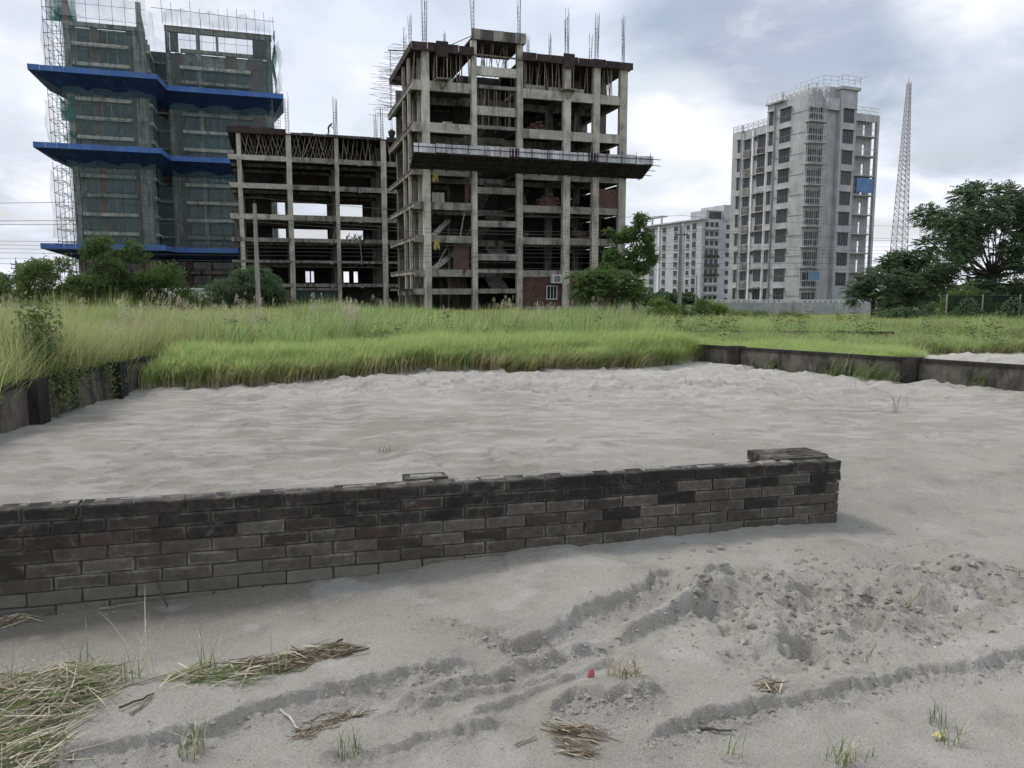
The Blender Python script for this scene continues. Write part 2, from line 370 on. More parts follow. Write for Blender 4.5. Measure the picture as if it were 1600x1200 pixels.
def height(x, y, detail=True):
    x = np.asarray(x, float); y = np.asarray(y, float)
    h = (fbm(x, y, .5, 3, 1) - .5) * .05
    near = sstep(y, 11, 7)
    # wall frame
    ws = (x - WALL_A[0]) * math.cos(WALL_TH) + (y - WALL_A[1]) * math.sin(WALL_TH)
    wv = -(x - WALL_A[0]) * math.sin(WALL_TH) + (y - WALL_A[1]) * math.cos(WALL_TH)
    h = h * (1 - np.exp(-(wv / .8) ** 2) * .8)
    h += .045 * sstep(ws + (fbm(x, y, 2.5, 2, 9) - .5) * .5, 1.95, 2.65) * sstep(wv, -1.5, -.05) * sstep(ws, 5.6, 4.2)
    h -= .025 * sstep(ws, 2.2, .5) * np.exp(-(np.minimum(wv, 0) / .5) ** 2) * (wv < .06)
    h += .06 * sstep(wv, .05, .6)
    # wind-laid ripples beyond the wall
    rip = fbm(x * .55 + y * .1, y * 2.1, 1.1, 4, 21) - .5
    h += (rip * .040 + (fbm(x * .6, y * 1.6, 4.5, 3, 22) - .5) * .026) * sstep(wv, .1, .8) * sstep(y, 30, 18)
    h += ((fbm(x, y * 1.4, 3.2, 4, 35, .55) - .5) * .045 + np.maximum(fbm(x, y, 4.5, 3, 36, .5) - .60, 0) * .20) * sstep(y, 9.5, 12.5) * sstep(y, 24, 17)
    foot = np.maximum(fbm(x, y * 1.3, 2.2, 3, 31) - .55, 0)
    h -= foot * .35 * sstep(y, 9.5, 12.5) * sstep(y, 22, 16)
    # footprints trodden across the fill, thickest towards the grass
    wx = x + (fbm(x, y, 3, 2, 33) - .5) * .3; wy = y + (fbm(x, y, 3, 2, 34) - .5) * .3
    tr = sstep(fbm(x, y * .7, .55, 2, 38), .46, .60) * .8 + .9 * sstep(y, 10.5, 12.5)
    h += (-cells(wx * 1.5, wy, 1.9, 3, .55, .2, .34) * .030 + cells(wx + .07, wy + .05, 2.6, 7, .35, .15, .3) * .026) * np.minimum(tr, 1) * sstep(wv, .5, 1.2) * sstep(y, 24, 18)
    # far ground lies lower than the sand fill
    h -= .75 * sstep(y, 24, 60) + .75 * sstep(y, 66, 95)
    if detail:
        jag = (fbm(x, y, 9, 3, 41) - .5) * .075 + (fbm(x, y, 30, 2, 47) - .5) * .022
        for pts, hh, wdt, f0, f1 in SCARPS:
            d, sd_, p = dist_pl(x, y, pts); s = d * sd_ + jag * .8
            fade = sstep(p, 0, f0) * sstep(p, 1, 1 - f1)
            s = s + (fbm(x, y, 60, 2, 48) - .5) * .012
            up = (.74 / (1 + np.exp(-np.clip(s / .0032, -40, 40))) + .26 * sstep(s + (fbm(x, y, 12, 2, 49) - .5) * .05, -.11, .0)) * np.exp(-np.maximum(s, 0) / wdt)
            talus = sstep(s, -.10, -.005) * sstep(s, .02, .0) * fade
            h += talus * (cells(x, y, 22, 14, .6, .25, .5) * .012 + cells(x, y, 45, 15, .6) * .006)
            h += hh * 1.15 * fade * up * (.55 + .8 * fbm(x, y, 3.5, 2, 43)) + np.exp(-(s / .09) ** 2) * fade * (fbm(x, y, 34, 3, 45, .6) - .5) * .030
        for pts, hh, wdt in RIDGES:
            d, sd_, p = dist_pl(x, y, pts); s = d * sd_ + jag * .6
            w2 = np.where(s < 0, wdt * .55, wdt * 1.3)
            rr_ = np.exp(-(s / w2) ** 2); h += sstep(p, 0, .15) * sstep(p, 1, .85) * (hh * rr_ + rr_ ** .4 * (fbm(x, y, 30, 3, 46, .6) - .5) * .03)
        for pts, hh, wdt in TROUGHS:
            d, sd_, p = dist_pl(x, y, pts)
            h -= hh * sstep(p, 0, .15) * sstep(p, 1, .85) * np.exp(-(d / wdt) ** 2)
        rough = np.zeros(x.shape)
        for px, py, hh, r in MOUNDS:
            cx_, cy_ = gp(px, py); g = np.exp(-(((x - cx_) ** 2 + (y - cy_) ** 2) / r ** 2)); h += hh * g
        for px, py, sx, sy in [(1180, 960, .45, .45), (1330, 960, .55, .45), (1480, 930, .45, .4), (1260, 1030, .3, .25)]:
            cx_, cy_ = gp(px, py); rough = np.maximum(rough, np.exp(-(((x - cx_) / sx) ** 2 + ((y - cy_) / sy) ** 2) ** 2))
        lump = fbm(x, y, 6, 3, 61, .45); lump2 = fbm(x, y, 17, 3, 67, .5); lump3 = sstep(fbm(x, y, 10, 2, 69), .52, .60)
        wx2 = x + (lump2 - .5) * .06; wy2 = y + (lump - .5) * .08
        h += rough * ((lump - .5) * .16 + np.maximum(lump2 - .5, 0) * .08 + cells(wx2, wy2, 7, 5, .45, .25, .5) * .032 + cells(wx2, wy2, 15, 8, .5, .25, .5) * .016 + cells(x, y, 30, 9, .5) * .007 - cells(wx2 * .8, wy2, 4.2, 12, .3, .2, .42) * .045 + (fbm(x, y, 40, 3, 68, .6) - .5) * .02)
        for px, py, hh, r in PITS:
            cx_, cy_ = gp(px, py); q = np.sqrt(((x - cx_) / 1.5) ** 2 + (y - cy_) ** 2) + jag * .4; h -= hh * sstep(q, r, r * .6)
        h += (fbm(x, y, 14, 4, 71, .6) - .5) * .020 * near + (fbm(x, y, 3, 3, 75) - .5) * .03 * near
        # tyre tread on the rut sides
        d, sd_, p = dist_pl(x, y, RIDGES[0][0])
        h += np.exp(-(d / .12) ** 2) * (fbm(x * .5, y * 3, 14, 2, 81) - .5) * .035
    return h
def hz(x, y): return float(height(np.array([x]), np.array([y]))[0])

# ------------------------------------------------------------------ ground sheet
def ground():
    ys = [-6, -2, 0.3, 1.2, 1.8]
    y = 2.05
    while y < 26: ys.append(y); y += max(.0085, .0033 * y + .0016 * max(y - 7, 0))
    while y < 1500: ys.append(y); y *= 1.09
    xs = list(np.arange(-3.6, 4.6, .0125))
    e = .0125; x = xs[-1]
    while x < 1500: e = min(e * 1.05, .075) if x < 16 else e * 1.25; x += e; xs.append(x)
    e = .0125; x = xs[0]; lo = []
    while x > -1500: e = min(e * 1.05, .075) if x > -13 else e * 1.25; x -= e; lo.append(x)
    xs = np.array(lo[::-1] + xs); ys = np.array(ys)
    X, Y = np.meshgrid(xs, ys)
    nr, nc = X.shape
    Z = np.zeros(X.shape)
    for r0 in range(0, nr, 40):
        sl = slice(r0, r0 + 40); Z[sl] = height(X[sl], Y[sl], bool(Y[sl].min() < 7.5))
    # keep sand under the feet of both side walls
    me = bpy.data.meshes.new('ground')
    me.vertices.add(nr * nc); me.vertices.foreach_set('co', np.stack([X, Y, Z], -1).astype(np.float32).ravel())
    idx = np.arange(nr * nc).reshape(nr, nc)
    q = np.stack([idx[:-1, :-1], idx[:-1, 1:], idx[1:, 1:], idx[1:, :-1]], -1).reshape(-1, 4)
    me.loops.add(q.size); me.loops.foreach_set('vertex_index', q.ravel().astype(np.int32))
    me.polygons.add(len(q)); me.polygons.foreach_set('loop_start', np.arange(0, q.size, 4, dtype=np.int32))
    me.polygons.foreach_set('use_smooth', np.ones(len(q), bool))
    me.update(calc_edges=True)
    # where grass grows / where the sand is darker, damp or dusty
    gx = np.array([p[0] for p in GEDGE]); gy = np.array([p[1] for p in GEDGE])
    veg = sstep(Y + (fbm(X, Y, 1.5, 3, 91) - .5) * .5, 0, .35) * 0
    edge = np.interp(X, gx, gy, left=12.3, right=16.6)
    veg = sstep(Y - edge, .0, .5)
    leftw = LW_A[0] + (Y - LW_A[1]) / (LW_B[1] - LW_A[1]) * (LW_B[0] - LW_A[0])
    veg = np.maximum(veg, sstep(leftw - X, .0, .1))
    rx = (X - RW_A[0]) * (RW_B[1] - RW_A[1]) - (Y - RW_A[1]) * (RW_B[0] - RW_A[0])
    beyond = rx > 0
    veg = np.where(beyond, sstep(Y - (17.6 + np.minimum(X - 5, 20) * .12), 0, .6), veg)
    ws = (X - WALL_A[0]) * math.cos(WALL_TH) + (Y - WALL_A[1]) * math.sin(WALL_TH)
    wv = -(X - WALL_A[0]) * math.sin(WALL_TH) + (Y - WALL_A[1]) * math.cos(WALL_TH)
    n = fbm(X, Y, 1.6, 4, 95)
    damp_dark = .75 * sstep(wv + (n - .5) * .5, -.75, -.05) * (wv < .1) * sstep(ws, 3.6, 1.0) + .30 * sstep(ws, 2.2, -.6) * (wv < .1) * sstep(wv, -1.8, -.6)  # sand darkens towards the wall foot and its left end
    for pts, hh, wdt, f0, f1 in SCARPS:                       # freshly broken, still damp faces
        m = Y < 7; d = np.full(X.shape, 9.); d_, s_, p_ = dist_pl(X[m], Y[m], pts); d[m] = np.where(s_ < 0, d_, d_ * 4); damp_dark += 0 * d
    damp_dark += np.where(ws < 4.9, (wv > .06) * 1., sstep(wv + (n - .5) * 2.0, -.9, 2.2)) * (.30 + .35 * sstep(fbm(X, Y, .8, 4, 96, .6), .48, .66)) * sstep(Y, 18, 9)
    damp_dark = np.clip(damp_dark, 0, .85)
    dust = .42 * sstep(fbm(X * .7, Y * 1.5, 4.2, 5, 97, .72), .47, .66) * sstep(wv, .5, 2.5) + .12 * sstep(Y, 8, 13)
    dust += .4 * sstep(fbm(X, Y, 4, 3, 99), .60, .74) * (wv < 0)
    dust = np.clip(dust, 0, .6)
    for nm, arr in (('veg', veg), ('damp_dark', damp_dark), ('dust', dust)):
        a = me.attributes.new(nm, 'FLOAT', 'POINT'); a.data.foreach_set('value', arr.astype(np.float32).ravel())
    me.materials.append(SAND)
    tag(obj('sandy_ground', me), kind='structure')
ground()

# ------------------------------------------------------------------ the broken brick wall in the sand
def brick_mats():
    out = []
    for name, a, b, edge, mould in (('black_mildewed_brick', (.030, .027, .026), (.060, .054, .048), (.17, .165, .15), .75),
                             ('brown_brick', (.082, .060, .051), (.056, .048, .043), (.23, .22, .195), .55),
                             ('sandy_grey_brick', (.090, .081, .071), (.135, .124, .108), (.27, .26, .23), .25),
                             ('mud_skinned_brick', (.145, .137, .118), (.18, .17, .147), (.20, .19, .167), .12)):
        m, nt = new_mat(name); t = NT(nt)
        oc = t.n('ShaderNodeTexCoord').outputs['Object']; sp = t.n('ShaderNodeSeparateXYZ'); t.L(oc, sp.inputs[0])
        P = t.pos(); wob = t.math('MULTIPLY', t.math('SUBTRACT', t.noise(P, 26, 5, .7), .5), .030)
        ex = t.math('SUBTRACT', .121, t.math('ABSOLUTE', sp.outputs[0])); ez = t.math('SUBTRACT', .0335, t.math('ABSOLUTE', sp.outputs[2]))
        e = t.math('ADD', t.math('MINIMUM', ex, ez), wob)
        ed = t.ramp(e, .016, .003)
        big = t.noise(P, 3.2, 4, .6); col = t.mix(t.ramp(t.noise(P, 22, 6, .7), .3, .7), a, b)
        pat = t.noise(P, 7.5, 5, .65)
        col = t.mix(t.math('MULTIPLY', ed, t.ramp(pat, .40, .66, .0, .8)), col, edge)
        col = t.mix(t.ramp(t.noise(P, 11, 6, .72, .6), .58, .72, 0, .55), col, tuple(q * 1.15 for q in edge))
        col = t.mix(t.ramp(t.noise(P, 320, 2, .9), .58, .8, 0, .5), col, (.27, .255, .23))
        col = t.mix(t.ramp(big, .44, .62, 0, mould), col, (.026, .026, .024))
        col = t.val(col, t.math('ADD', t.math('MULTIPLY', t.rand(), .36), .82))
        t.out(col, .95, t.bump(t.math('ADD', t.noise(P, 55, 5, .75), t.math('MULTIPLY', t.noise(P, 300, 2, .8), .4)), .8, .008), .15); out.append(m)
    return out
BRICKS = brick_mats()
MORTAR = simple('old_mortar', (.125, .12, .105), (.06, .058, .052), 18, .97, .2, .6)
MORTAR_L = simple('pale_mortar', (.32, .305, .27), (.18, .172, .15), 22, .97, .2, .6)
import bmesh
def brick_mesh(lx, ly, lz, m, seed):
    r = random.Random(seed); bm = bmesh.new(); bmesh.ops.create_cube(bm, size=1.0)
    for v in bm.verts: v.co = Vector((v.co.x * lx, v.co.y * ly, v.co.z * lz)) + Vector((r.uniform(-.003, .003), r.uniform(-.003, .003), r.uniform(-.002, .002)))
    bmesh.ops.bevel(bm, geom=list(bm.edges), offset=.0036, segments=1, profile=.5, affect='EDGES')
    for v in r.sample(list(bm.verts), 3): v.co *= Vector((r.uniform(.955, 1), 1, 1)).x
    for v in bm.verts: v.co += Vector((r.uniform(-.0016, .0016), r.uniform(-.0016, .0016), r.uniform(-.0014, .0014)))
    me = bpy.data.meshes.new('brick'); bm.to_mesh(me); bm.free(); me.materials.append(m); return me
def brick_wall():
    root = empty('brick_wall', (*WALL_A, 0), (0, .0150, WALL_TH))
    tag(root, 'low half-buried wall of dark mildewed bricks ending in a pier on the grey sand', 'wall')
    LB, HB, T = .2525, .0735, .125; TOP = .538; S0, S1 = -1.65, 5.03
    var = [[brick_mesh(LB - .0075, T, HB - .0060, m, 10 * i + k) for k in range(6)] for i, m in enumerate(BRICKS)]
    half = [[brick_mesh(LB / 2 - .0075, T, HB - .0060, m, 100 + 10 * i + k) for k in range(2)] for i, m in enumerate(BRICKS)]
    r = random.Random(3)
    def pick(row):
        w = [(0,), (0, 0, 1), (1, 0, 2), (1, 2, 2), (2, 2, 1), (2, 2, 3), (3,), (3,), (3,)][min(row, 8)]
        return r.choice(w)
    core = MB().box(S0, S1 - .02, .012, T - .012, -.25, TOP - .012).obj('mortar_core', MORTAR, root)
    for row in range(9):
        z = TOP - HB * (row + .5); off = (row % 2) * LB / 2
        s = S0 + off - LB
        while s < S1 - .01:
            a, b = max(s, S0), min(s + LB, S1)
            w = b - a
            if w > .05:
                full = abs(w - LB) < .004
                mi = pick(row)
                if a > 3.2 and row > 0 and mi == 1: mi = 2 if r.random() < .6 else 0
                me = r.choice(var[mi]) if full else (r.choice(half[mi]))
                o = obj('brick', me, root, ((a + b) / 2, T / 2 + r.uniform(-.003, .003), z + r.uniform(-.0015, .0015)), (r.uniform(-.008, .008), r.uniform(-.006, .006), r.uniform(-.008, .008)))
                if not full: o.scale.x = (w - .011) / (LB / 2 - .011)
            s += LB
    # crumbled mortar left along the top of the wall
    mb = MB()
    s = S0
    while s < S1 - .3:
        w = r.uniform(.05, .22); y0 = r.uniform(.015, .05); y1 = r.uniform(.075, .115); hh = r.uniform(.002, .011)
        mb.hexa([(s, y0, TOP - .014), (s + w, y0 + .01, TOP - .014), (s + w, y1, TOP - .014), (s, y1 - .01, TOP - .014),
                 (s + .012, y0 + .012, TOP + hh), (s + w - .012, y0 + .016, TOP + hh * .7), (s + w - .014, y1 - .01, TOP + hh), (s + .01, y1 - .014, TOP + hh * .6)])
        s += w + r.uniform(.0, .12)
    mb.obj('mortar_crust', MORTAR_L, root)
    # stub of a pier behind the middle, and the pier at the end
    def pier(x0, x1, y0, y1, top, rows):
        for row in range(rows):
            z = top - HB * (row + .5)
            n = max(1, round((x1 - x0) / LB)); w = (x1 - x0) / n
            for j in range(max(1, round((y1 - y0) / .13))):
                for i in range(n):
                    o = obj('brick', r.choice(var[0 if row < 2 else 1]), root, (x0 + w * (i + .5), y0 + .0635 + j * .127, z), (0, 0, r.uniform(-.01, .01)))
                    o.scale.x = (w - .009) / (LB - .011)
    pier(2.06, 2.32, T + .004, T + .13, TOP + .012, 5)
    MB().box(2.10, 2.29, T + .03, T + .10, 0, TOP + .0105).obj('mortar_core', MORTAR_L, root)
    pier(4.54, 5.03, T + .006, T + .262, TOP + .020, 6)
    MB().box(4.57, 5.0, T - .03, T + .24, 0, TOP + .012).obj('mortar_core', MORTAR, root)
    return root
brick_wall()

# ------------------------------------------------------------------ rendered boundary walls
def mould_mat(name, a, b, dark, amt):
    m, nt = new_mat(name); t = NT(nt); P = t.pos()
    col = t.mix(t.ramp(t.noise(P, 5, 6, .65), .3, .7), a, b)
    col = t.mix(t.ramp(t.noise(t.pos((2.2, 2.2, .8)), 1.6, 6, .7), .42, .62, 0, amt), col, dark)
    col = t.mix(t.ramp(t.noise(P, 60, 3, .8), .55, .8, 0, .4), col, (.26, .25, .22))
    t.out(col, .96, t.bump(t.noise(P, 25, 5, .7), .6, .01), .12); return m
RENDER_W = mould_mat('mouldy_render', (.155, .142, .118), (.095, .088, .076), (.032, .031, .029), .85)
RENDER_D = mould_mat('black_mould_render', (.052, .049, .045), (.034, .032, .03), (.018, .018, .017), .8)
def boundary_wall(name, A, B, h0, h1, label, piers, th=.13, base=-.35, side=1, panel=2.6):
    L = math.dist(A, B); ang = math.atan2(B[1] - A[1], B[0] - A[0])
    root = empty(name, (*A, 0), (0, 0, ang)); tag(root, label, 'wall')
    cuts = [0] + sorted(piers) + [L]
    r = random.Random(len(label))
    for i in range(len(cuts) - 1):
        a, b = cuts[i] + .01, cuts[i + 1] - .01
        ha = h0 + (h1 - h0) * a / L; hb = h0 + (h1 - h0) * b / L
        n = max(2, int((b - a) / .35)); mb = MB()
        prev = None
        for k in range(n + 1):
            s = a + (b - a) * k / n; hh = ha + (hb - ha) * k / n + r.uniform(-.008, .008)
            if prev is not None:
                s0, g0 = prev
                mb.hexa([(s0, 0, base), (s, 0, base), (s, th, base), (s0, th, base), (s0, 0, g0), (s, 0, hh), (s, th, hh), (s0, th, g0)])
            prev = (s, hh)
        mb.obj('wall_panel', RENDER_W, root)
        c0 = [(a, 0, ha), (b, 0, hb)]
        MB().hexa([(a, -.012, ha - .05), (b, -.012, hb - .05), (b, th + .012, hb - .05), (a, th + .012, ha - .05), (a, -.012, ha + .012), (b, -.012, hb + .012), (b, th + .012, hb + .012), (a, th + .012, ha + .012)]).obj('coping', RENDER_D, root)
    for p in piers:
        hh = h0 + (h1 - h0) * p / L
        y0, y1 = (-.12, th + .02) if side > 0 else (-.02, th + .12)
        MB().box(p - .13, p + .13, y0, y1, base, hh + .03).obj('pier', RENDER_D, root)
    return root
def along(A, B, x=None, y=None):
    t = (y - A[1]) / (B[1] - A[1]) if y is not None else (x - A[0]) / (B[0] - A[0])
    return t * math.dist(A, B)
# left wall runs away from the viewer: its face towards the sand is on its right (negative local y)
boundary_wall('boundary_wall', LW_A, LW_B, .60, .49, 'mouldy rendered boundary wall hung with creepers below the tall reeds',
              [along(LW_A, LW_B, y=y) for y in (8.95, 11.35)], side=1)
boundary_wall('boundary_wall', RW_B, RW_A, .42, .46, 'black-topped rendered wall with grass tufts leaning against its sandy foot',
              [1.0, along(RW_B, RW_A, y=13.15)], side=1)
boundary_wall('boundary_wall', (3.4, 22.9), (11.0, 22.1), .41, .41, 'low mossy wall almost lost in the grass in front of the grey plot wall', [3.1, 6.2], side=1)

# ------------------------------------------------------------------ building M: bare concrete frame with a sheet-metal catch canopy
TH = R(17.5)
def building(name, X, Y, th, label): return tag(empty(name, (X, Y, 0), (0, 0, th)), label, 'building')
def rebar(par, x, y, z0, hgt, n=6, sp=.22, seed=0, r0=.02):
    r = random.Random(seed); mb = MB()
    for i in range(n):
        a = 2 * math.pi * i / n; bx, by = x + math.cos(a) * sp, y + math.sin(a) * sp
        mb.bar((bx, by, z0), (bx + r.uniform(-.12, .12), by + r.uniform(-.12, .12), z0 + hgt * r.uniform(.75, 1)), r0)
    k = 0
    while k * .35 < hgt * .6:
        zz_ = z0 + .2 + k * .35
        for i in range(n):
            a = 2 * math.pi * i / n; b = 2 * math.pi * (i + 1) / n
            mb.bar((x + math.cos(a) * sp, y + math.sin(a) * sp, zz_), (x + math.cos(b) * sp, y + math.sin(b) * sp, zz_), r0 * .6, None, 3)
        k += 1
    return mb.obj('rebar_cage', REBAR, par)
def main_block():
    b = building('concrete_frame_block', xat(662, 72), 72, TH, 'tall bare concrete frame block with a grey sheet-metal canopy and rusty formwork roof')
    r = random.Random(5)
    D = 15.0; cols = [(.12, .78), (4.73, 5.22), (9.13, 9.70), (13.82, 14.55), (16.91, 17.59), (19.73, 20.5)]
    fl = [20.4, 16.75, 12.73, 9.65, 6.63, 3.5]; TOPZ = 22.95
    for v in (0, 5.0, 10.0, 14.6):
        for i, (a, c) in enumerate(cols):
            if v == 5.0 and i in (1, 2): continue
            if v == 10.0 and i in (4,): continue
            top = 24.3 if (v == 0 and i in (1, 2)) else TOPZ
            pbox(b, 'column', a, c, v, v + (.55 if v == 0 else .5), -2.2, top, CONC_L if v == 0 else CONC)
    for (s0, s1, v) in ((-.75, -.48, 2.6), (-.75, -.48, 5.4), (.15, .5, 2.5)):
        pbox(b, 'column', s0, s1, v, v + .3, -2.2, TOPZ, CONC_L)
    for k, z in enumerate(fl):
        bh = .85 if z > 15 else .66
        # floor slabs either side of the stair shaft
        pbox(b, 'floor_slab', -.80, 5.0, .12, D, z - .18, z + .02, CONC_D)  # dark mix paints in the shade of floors and ceilings
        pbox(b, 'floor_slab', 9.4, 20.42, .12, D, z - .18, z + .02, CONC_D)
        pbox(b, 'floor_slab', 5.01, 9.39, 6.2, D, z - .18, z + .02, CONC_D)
        for i in range(5):
            if i == 1: continue
            lb = .3 if i == 0 else cols[i][0] + .2
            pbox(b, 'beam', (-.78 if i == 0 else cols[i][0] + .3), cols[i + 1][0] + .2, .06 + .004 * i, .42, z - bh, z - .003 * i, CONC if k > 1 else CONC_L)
        for i in (0, 3, 4, 5):
            pbox(b, 'beam', cols[i][0] + .12, cols[i][1] - .12, .45, D - .2, z - bh * .85, z - .02, CONC)
        pbox(b, 'beam', -.77, -.46, .46, D - .2, z - bh * .7, z - .03, CONC)
        for v in (5.1, 10.1, 14.65):
            pbox(b, 'beam', .3, 20.2, v, v + .35, z - bh, z - .04, CONC)
    # mezzanine at the left and the ground beam
    pbox(b, 'beam', -.9, 5.0, .07, .4, 1.18, 1.72, CONC); pbox(b, 'floor_slab', -2.2, 5.0, .42, 6, 1.5, 1.70, CONC_D)
    pbox(b, 'beam', -2.25, -.95, .5, .9, 1.1, 1.69, CONC)
    # stair shaft: half landings, flights, side walls
    for z1, t in ((22.07, .8), (18.53, .8), (14.95, .7), (11.19, .6), (8.1, .58), (4.99, .6), (1.72, .45)):
        pbox(b, 'landing_beam', 5.0, 9.42, .07, .40, z1 - t, z1, CONC if z1 < 12 else CONC_L)
        pbox(b, 'landing_slab', 5.24, 9.12, .41, 2.0, z1 - .2, z1 - .02, CONC)
    for z1 in (20.42, 16.8, 3.54): pbox(b, 'landing_beam', 5.0, 9.42, .03, .20, z1 - .32, z1, CONC)
    lv = [1.72, 3.5, 4.99, 6.63, 8.1, 9.65, 11.19, 12.73, 14.95, 16.75, 18.53, 20.4]
    for i in range(len(lv) - 1):
        x0, x1 = (5.3, 7.1) if i % 2 else (7.25, 9.05); va, vb = (2.0, 6.2) if i % 2 == 0 else (6.2, 2.0)
        za, zb = lv[i] - .1, lv[i + 1] - .1
        MB().hexa([(x0, va, za - .22), (x1, va, za - .22), (x1, vb, zb - .22), (x0, vb, zb - .22), (x0, va, za), (x1, va, za), (x1, vb, zb), (x0, vb, zb)]).obj('stair_flight', CONC, b)
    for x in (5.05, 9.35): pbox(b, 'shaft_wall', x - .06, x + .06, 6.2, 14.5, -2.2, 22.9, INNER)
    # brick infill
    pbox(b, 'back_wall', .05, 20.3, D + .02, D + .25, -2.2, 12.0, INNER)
    for z in (12.75, 16.77, 20.42):  # partitions added mid-depth to make the open bays dark
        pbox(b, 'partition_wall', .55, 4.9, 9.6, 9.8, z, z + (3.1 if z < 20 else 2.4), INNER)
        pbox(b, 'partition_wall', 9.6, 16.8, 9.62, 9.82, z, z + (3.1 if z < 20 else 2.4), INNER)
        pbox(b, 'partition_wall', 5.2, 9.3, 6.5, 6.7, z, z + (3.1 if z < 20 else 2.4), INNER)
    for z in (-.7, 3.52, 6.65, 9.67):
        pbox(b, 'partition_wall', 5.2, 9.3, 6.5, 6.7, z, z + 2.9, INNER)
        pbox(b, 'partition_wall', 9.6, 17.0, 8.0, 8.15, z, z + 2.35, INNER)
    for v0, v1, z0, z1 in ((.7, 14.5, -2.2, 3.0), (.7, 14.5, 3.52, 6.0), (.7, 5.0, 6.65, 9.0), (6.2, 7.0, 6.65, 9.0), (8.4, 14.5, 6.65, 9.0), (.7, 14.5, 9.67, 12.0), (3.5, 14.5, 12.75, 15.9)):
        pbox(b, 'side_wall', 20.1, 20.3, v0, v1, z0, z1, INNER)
    bw = pbox(b, 'brick_panel', 9.70, 13.82, .22, .4, .02, 2.84, REDBRICK)
    courses = MB()
    for k in range(14):
        z = .08 + k * .195; s = 9.72 + (k % 2) * .23
        while s < 13.7: courses.box(s, min(s + .42, 13.8), .195, .23, z, z + .155); s += .46
    tag(courses.obj('brick_course', REDBRICK, bw), kind='stuff')
    pbox(b, 'brick_panel', 14.55, 19.8, .24, .4, -.05, 2.84, PINKBRICK)
    pbox(b, 'brick_panel', 17.6, 19.7, .25, .4, 9.66, 11.5, REDBRICK)
    pbox(b, 'brick_panel', 4.3, 4.72, 1.0, 1.2, 9.67, 12.0, PINKBRICK); pbox(b, 'brick_panel', 3.2, 4.72, 1.3, 1.5, 3.5, 5.9, PINKBRICK)
    pbox(b, 'plinth', 9.6, 20.2, .10, .6, -2.2, .01, CONC)
    w = pbox(b, 'window', 12.28, 13.25, .16, .21, .75, 1.95, GLASS)
    for a in ((12.2, 12.28, .75, 1.95), (13.25, 13.33, .75, 1.95), (12.2, 13.33, .67, .75), (12.2, 13.33, 1.95, 2.03), (12.58, 12.63, .75, 1.95), (12.91, 12.96, .75, 1.95)):
        pbox(w, 'window_frame', a[0], a[1], .12, .20, a[2], a[3], ACWHITE)
    # rag of sacking on beams
    for z, s in ((12.1, .95), (5.95, 1.0)):
        mb = MB()
        for i in range(4):
            for j in range(3):
                p = lambda i, j: (s + i * .13 + .06 * math.sin(j * 2 + i), -.03 - .05 * abs(math.sin(i * 1.7 + j)), z + .25 - j * .27 - .07 * math.sin(i * 2.1) * j)
                mb.quad(p(i, j), p(i + 1, j), p(i + 1, j + 1), p(i, j + 1))
        mb.obj('hanging_sack', YELLOWRAG, b)
    # roof formwork
    for s0, s1, zt in ((-.85, 4.9, 23.55), (9.55, 13.7, 23.55), (13.72, 20.9, 23.52)):
        f = pbox(b, 'roof_formwork', s0, s1, -.25, 12.5, TOPZ - .02, TOPZ + .1, RUST)
        n = max(3, int((s1 - s0) / 1.2))
        for i in range(n):
            pbox(f, 'formwork_board', s0 + (s1 - s0) * i / n + .02, s0 + (s1 - s0) * (i + 1) / n - .02, -.33 - .02 * (i % 2), -.255, TOPZ - .12 + r.uniform(-.04, .04), zt + r.uniform(-.05, .05), RUST)
    pbox(b, 'formwork_board', -.95, -.87, -.2, 12.4, TOPZ - .1, 23.5, RUST)
    for s in (1.35, 13.6):
        pbox(b, 'formwork_box', s, s + 1.1, -.5, -.36, TOPZ - .55, 23.75, RUST)
        for ds in (.03, 1.0): pbar(b, 'prop', (s + ds, -.42, 20.35), (s + ds, -.42, TOPZ - .3), .045, WOOD)
        MB().hexa([(s - .1, -.9, 20.4), (s + 1.2, -.9, 20.4), (s + 1.2, .05, 20.4), (s - .1, .05, 20.4), (s - .1, -.9, 20.5), (s + 1.2, -.9, 20.5), (s + 1.2, .05, 20.5), (s - .1, .05, 20.5)]).obj('bracket_plank', CONC, b)
        for ds in (0, 1.1): pbar(b, 'bracket', (s + ds, -.85, 20.4), (s + .55, .04, 19.7), .05, CONC)
    # raised stair-head formwork
    f = pbox(b, 'stair_head_formwork', 4.7, 9.9, -.2, 5.2, 24.32, 24.5, RUST)
    for i in range(5): pbox(f, 'formwork_board', 4.66 + i * 1.05, 4.66 + i * 1.05 + 1.03, -.3, -.21, 24.28, 25.2 - .02 * (i % 2), CONC_D if i % 2 else CONC)
    for i in range(22):
        s = 5.3 + i * .175
        pbar(b, 'prop', (s + r.uniform(-.12, .12), .3 + r.uniform(0, 3.5), 22.08), (s + r.uniform(-.25, .25), .4 + r.uniform(0, 3.5), 24.33), .035, WOOD)
    pbar(b, 'prop', (2.6, -.2, 23.5), (4.75, -.1, 24.6), .04, WOOD); pbar(b, 'ledger', (4.9, -.25, 22.95), (9.8, -.25, 22.9), .09, WOOD)
    for s0, s1, n, zb in ((.9, 4.7, 24, 20.42), (9.75, 13.8, 26, 20.42), (14.6, 16.9, 15, 20.42), (17.65, 19.7, 13, 20.42), (5.3, 9.1, 22, 16.8), (-.7, .1, 5, 20.42)):
        zt_ = TOPZ if zb > 20 else 20.1
        for i in range(n):
            s = s0 + (s1 - s0) * (i + .5) / n
            v = .25 + r.random() ** 2 * 6
            pbar(b, 'prop', (s + r.uniform(-.15, .15), v, zb), (s + r.uniform(-.18, .18), v + r.uniform(-.1, .1), zt_), r.uniform(.03, .048), WOOD)
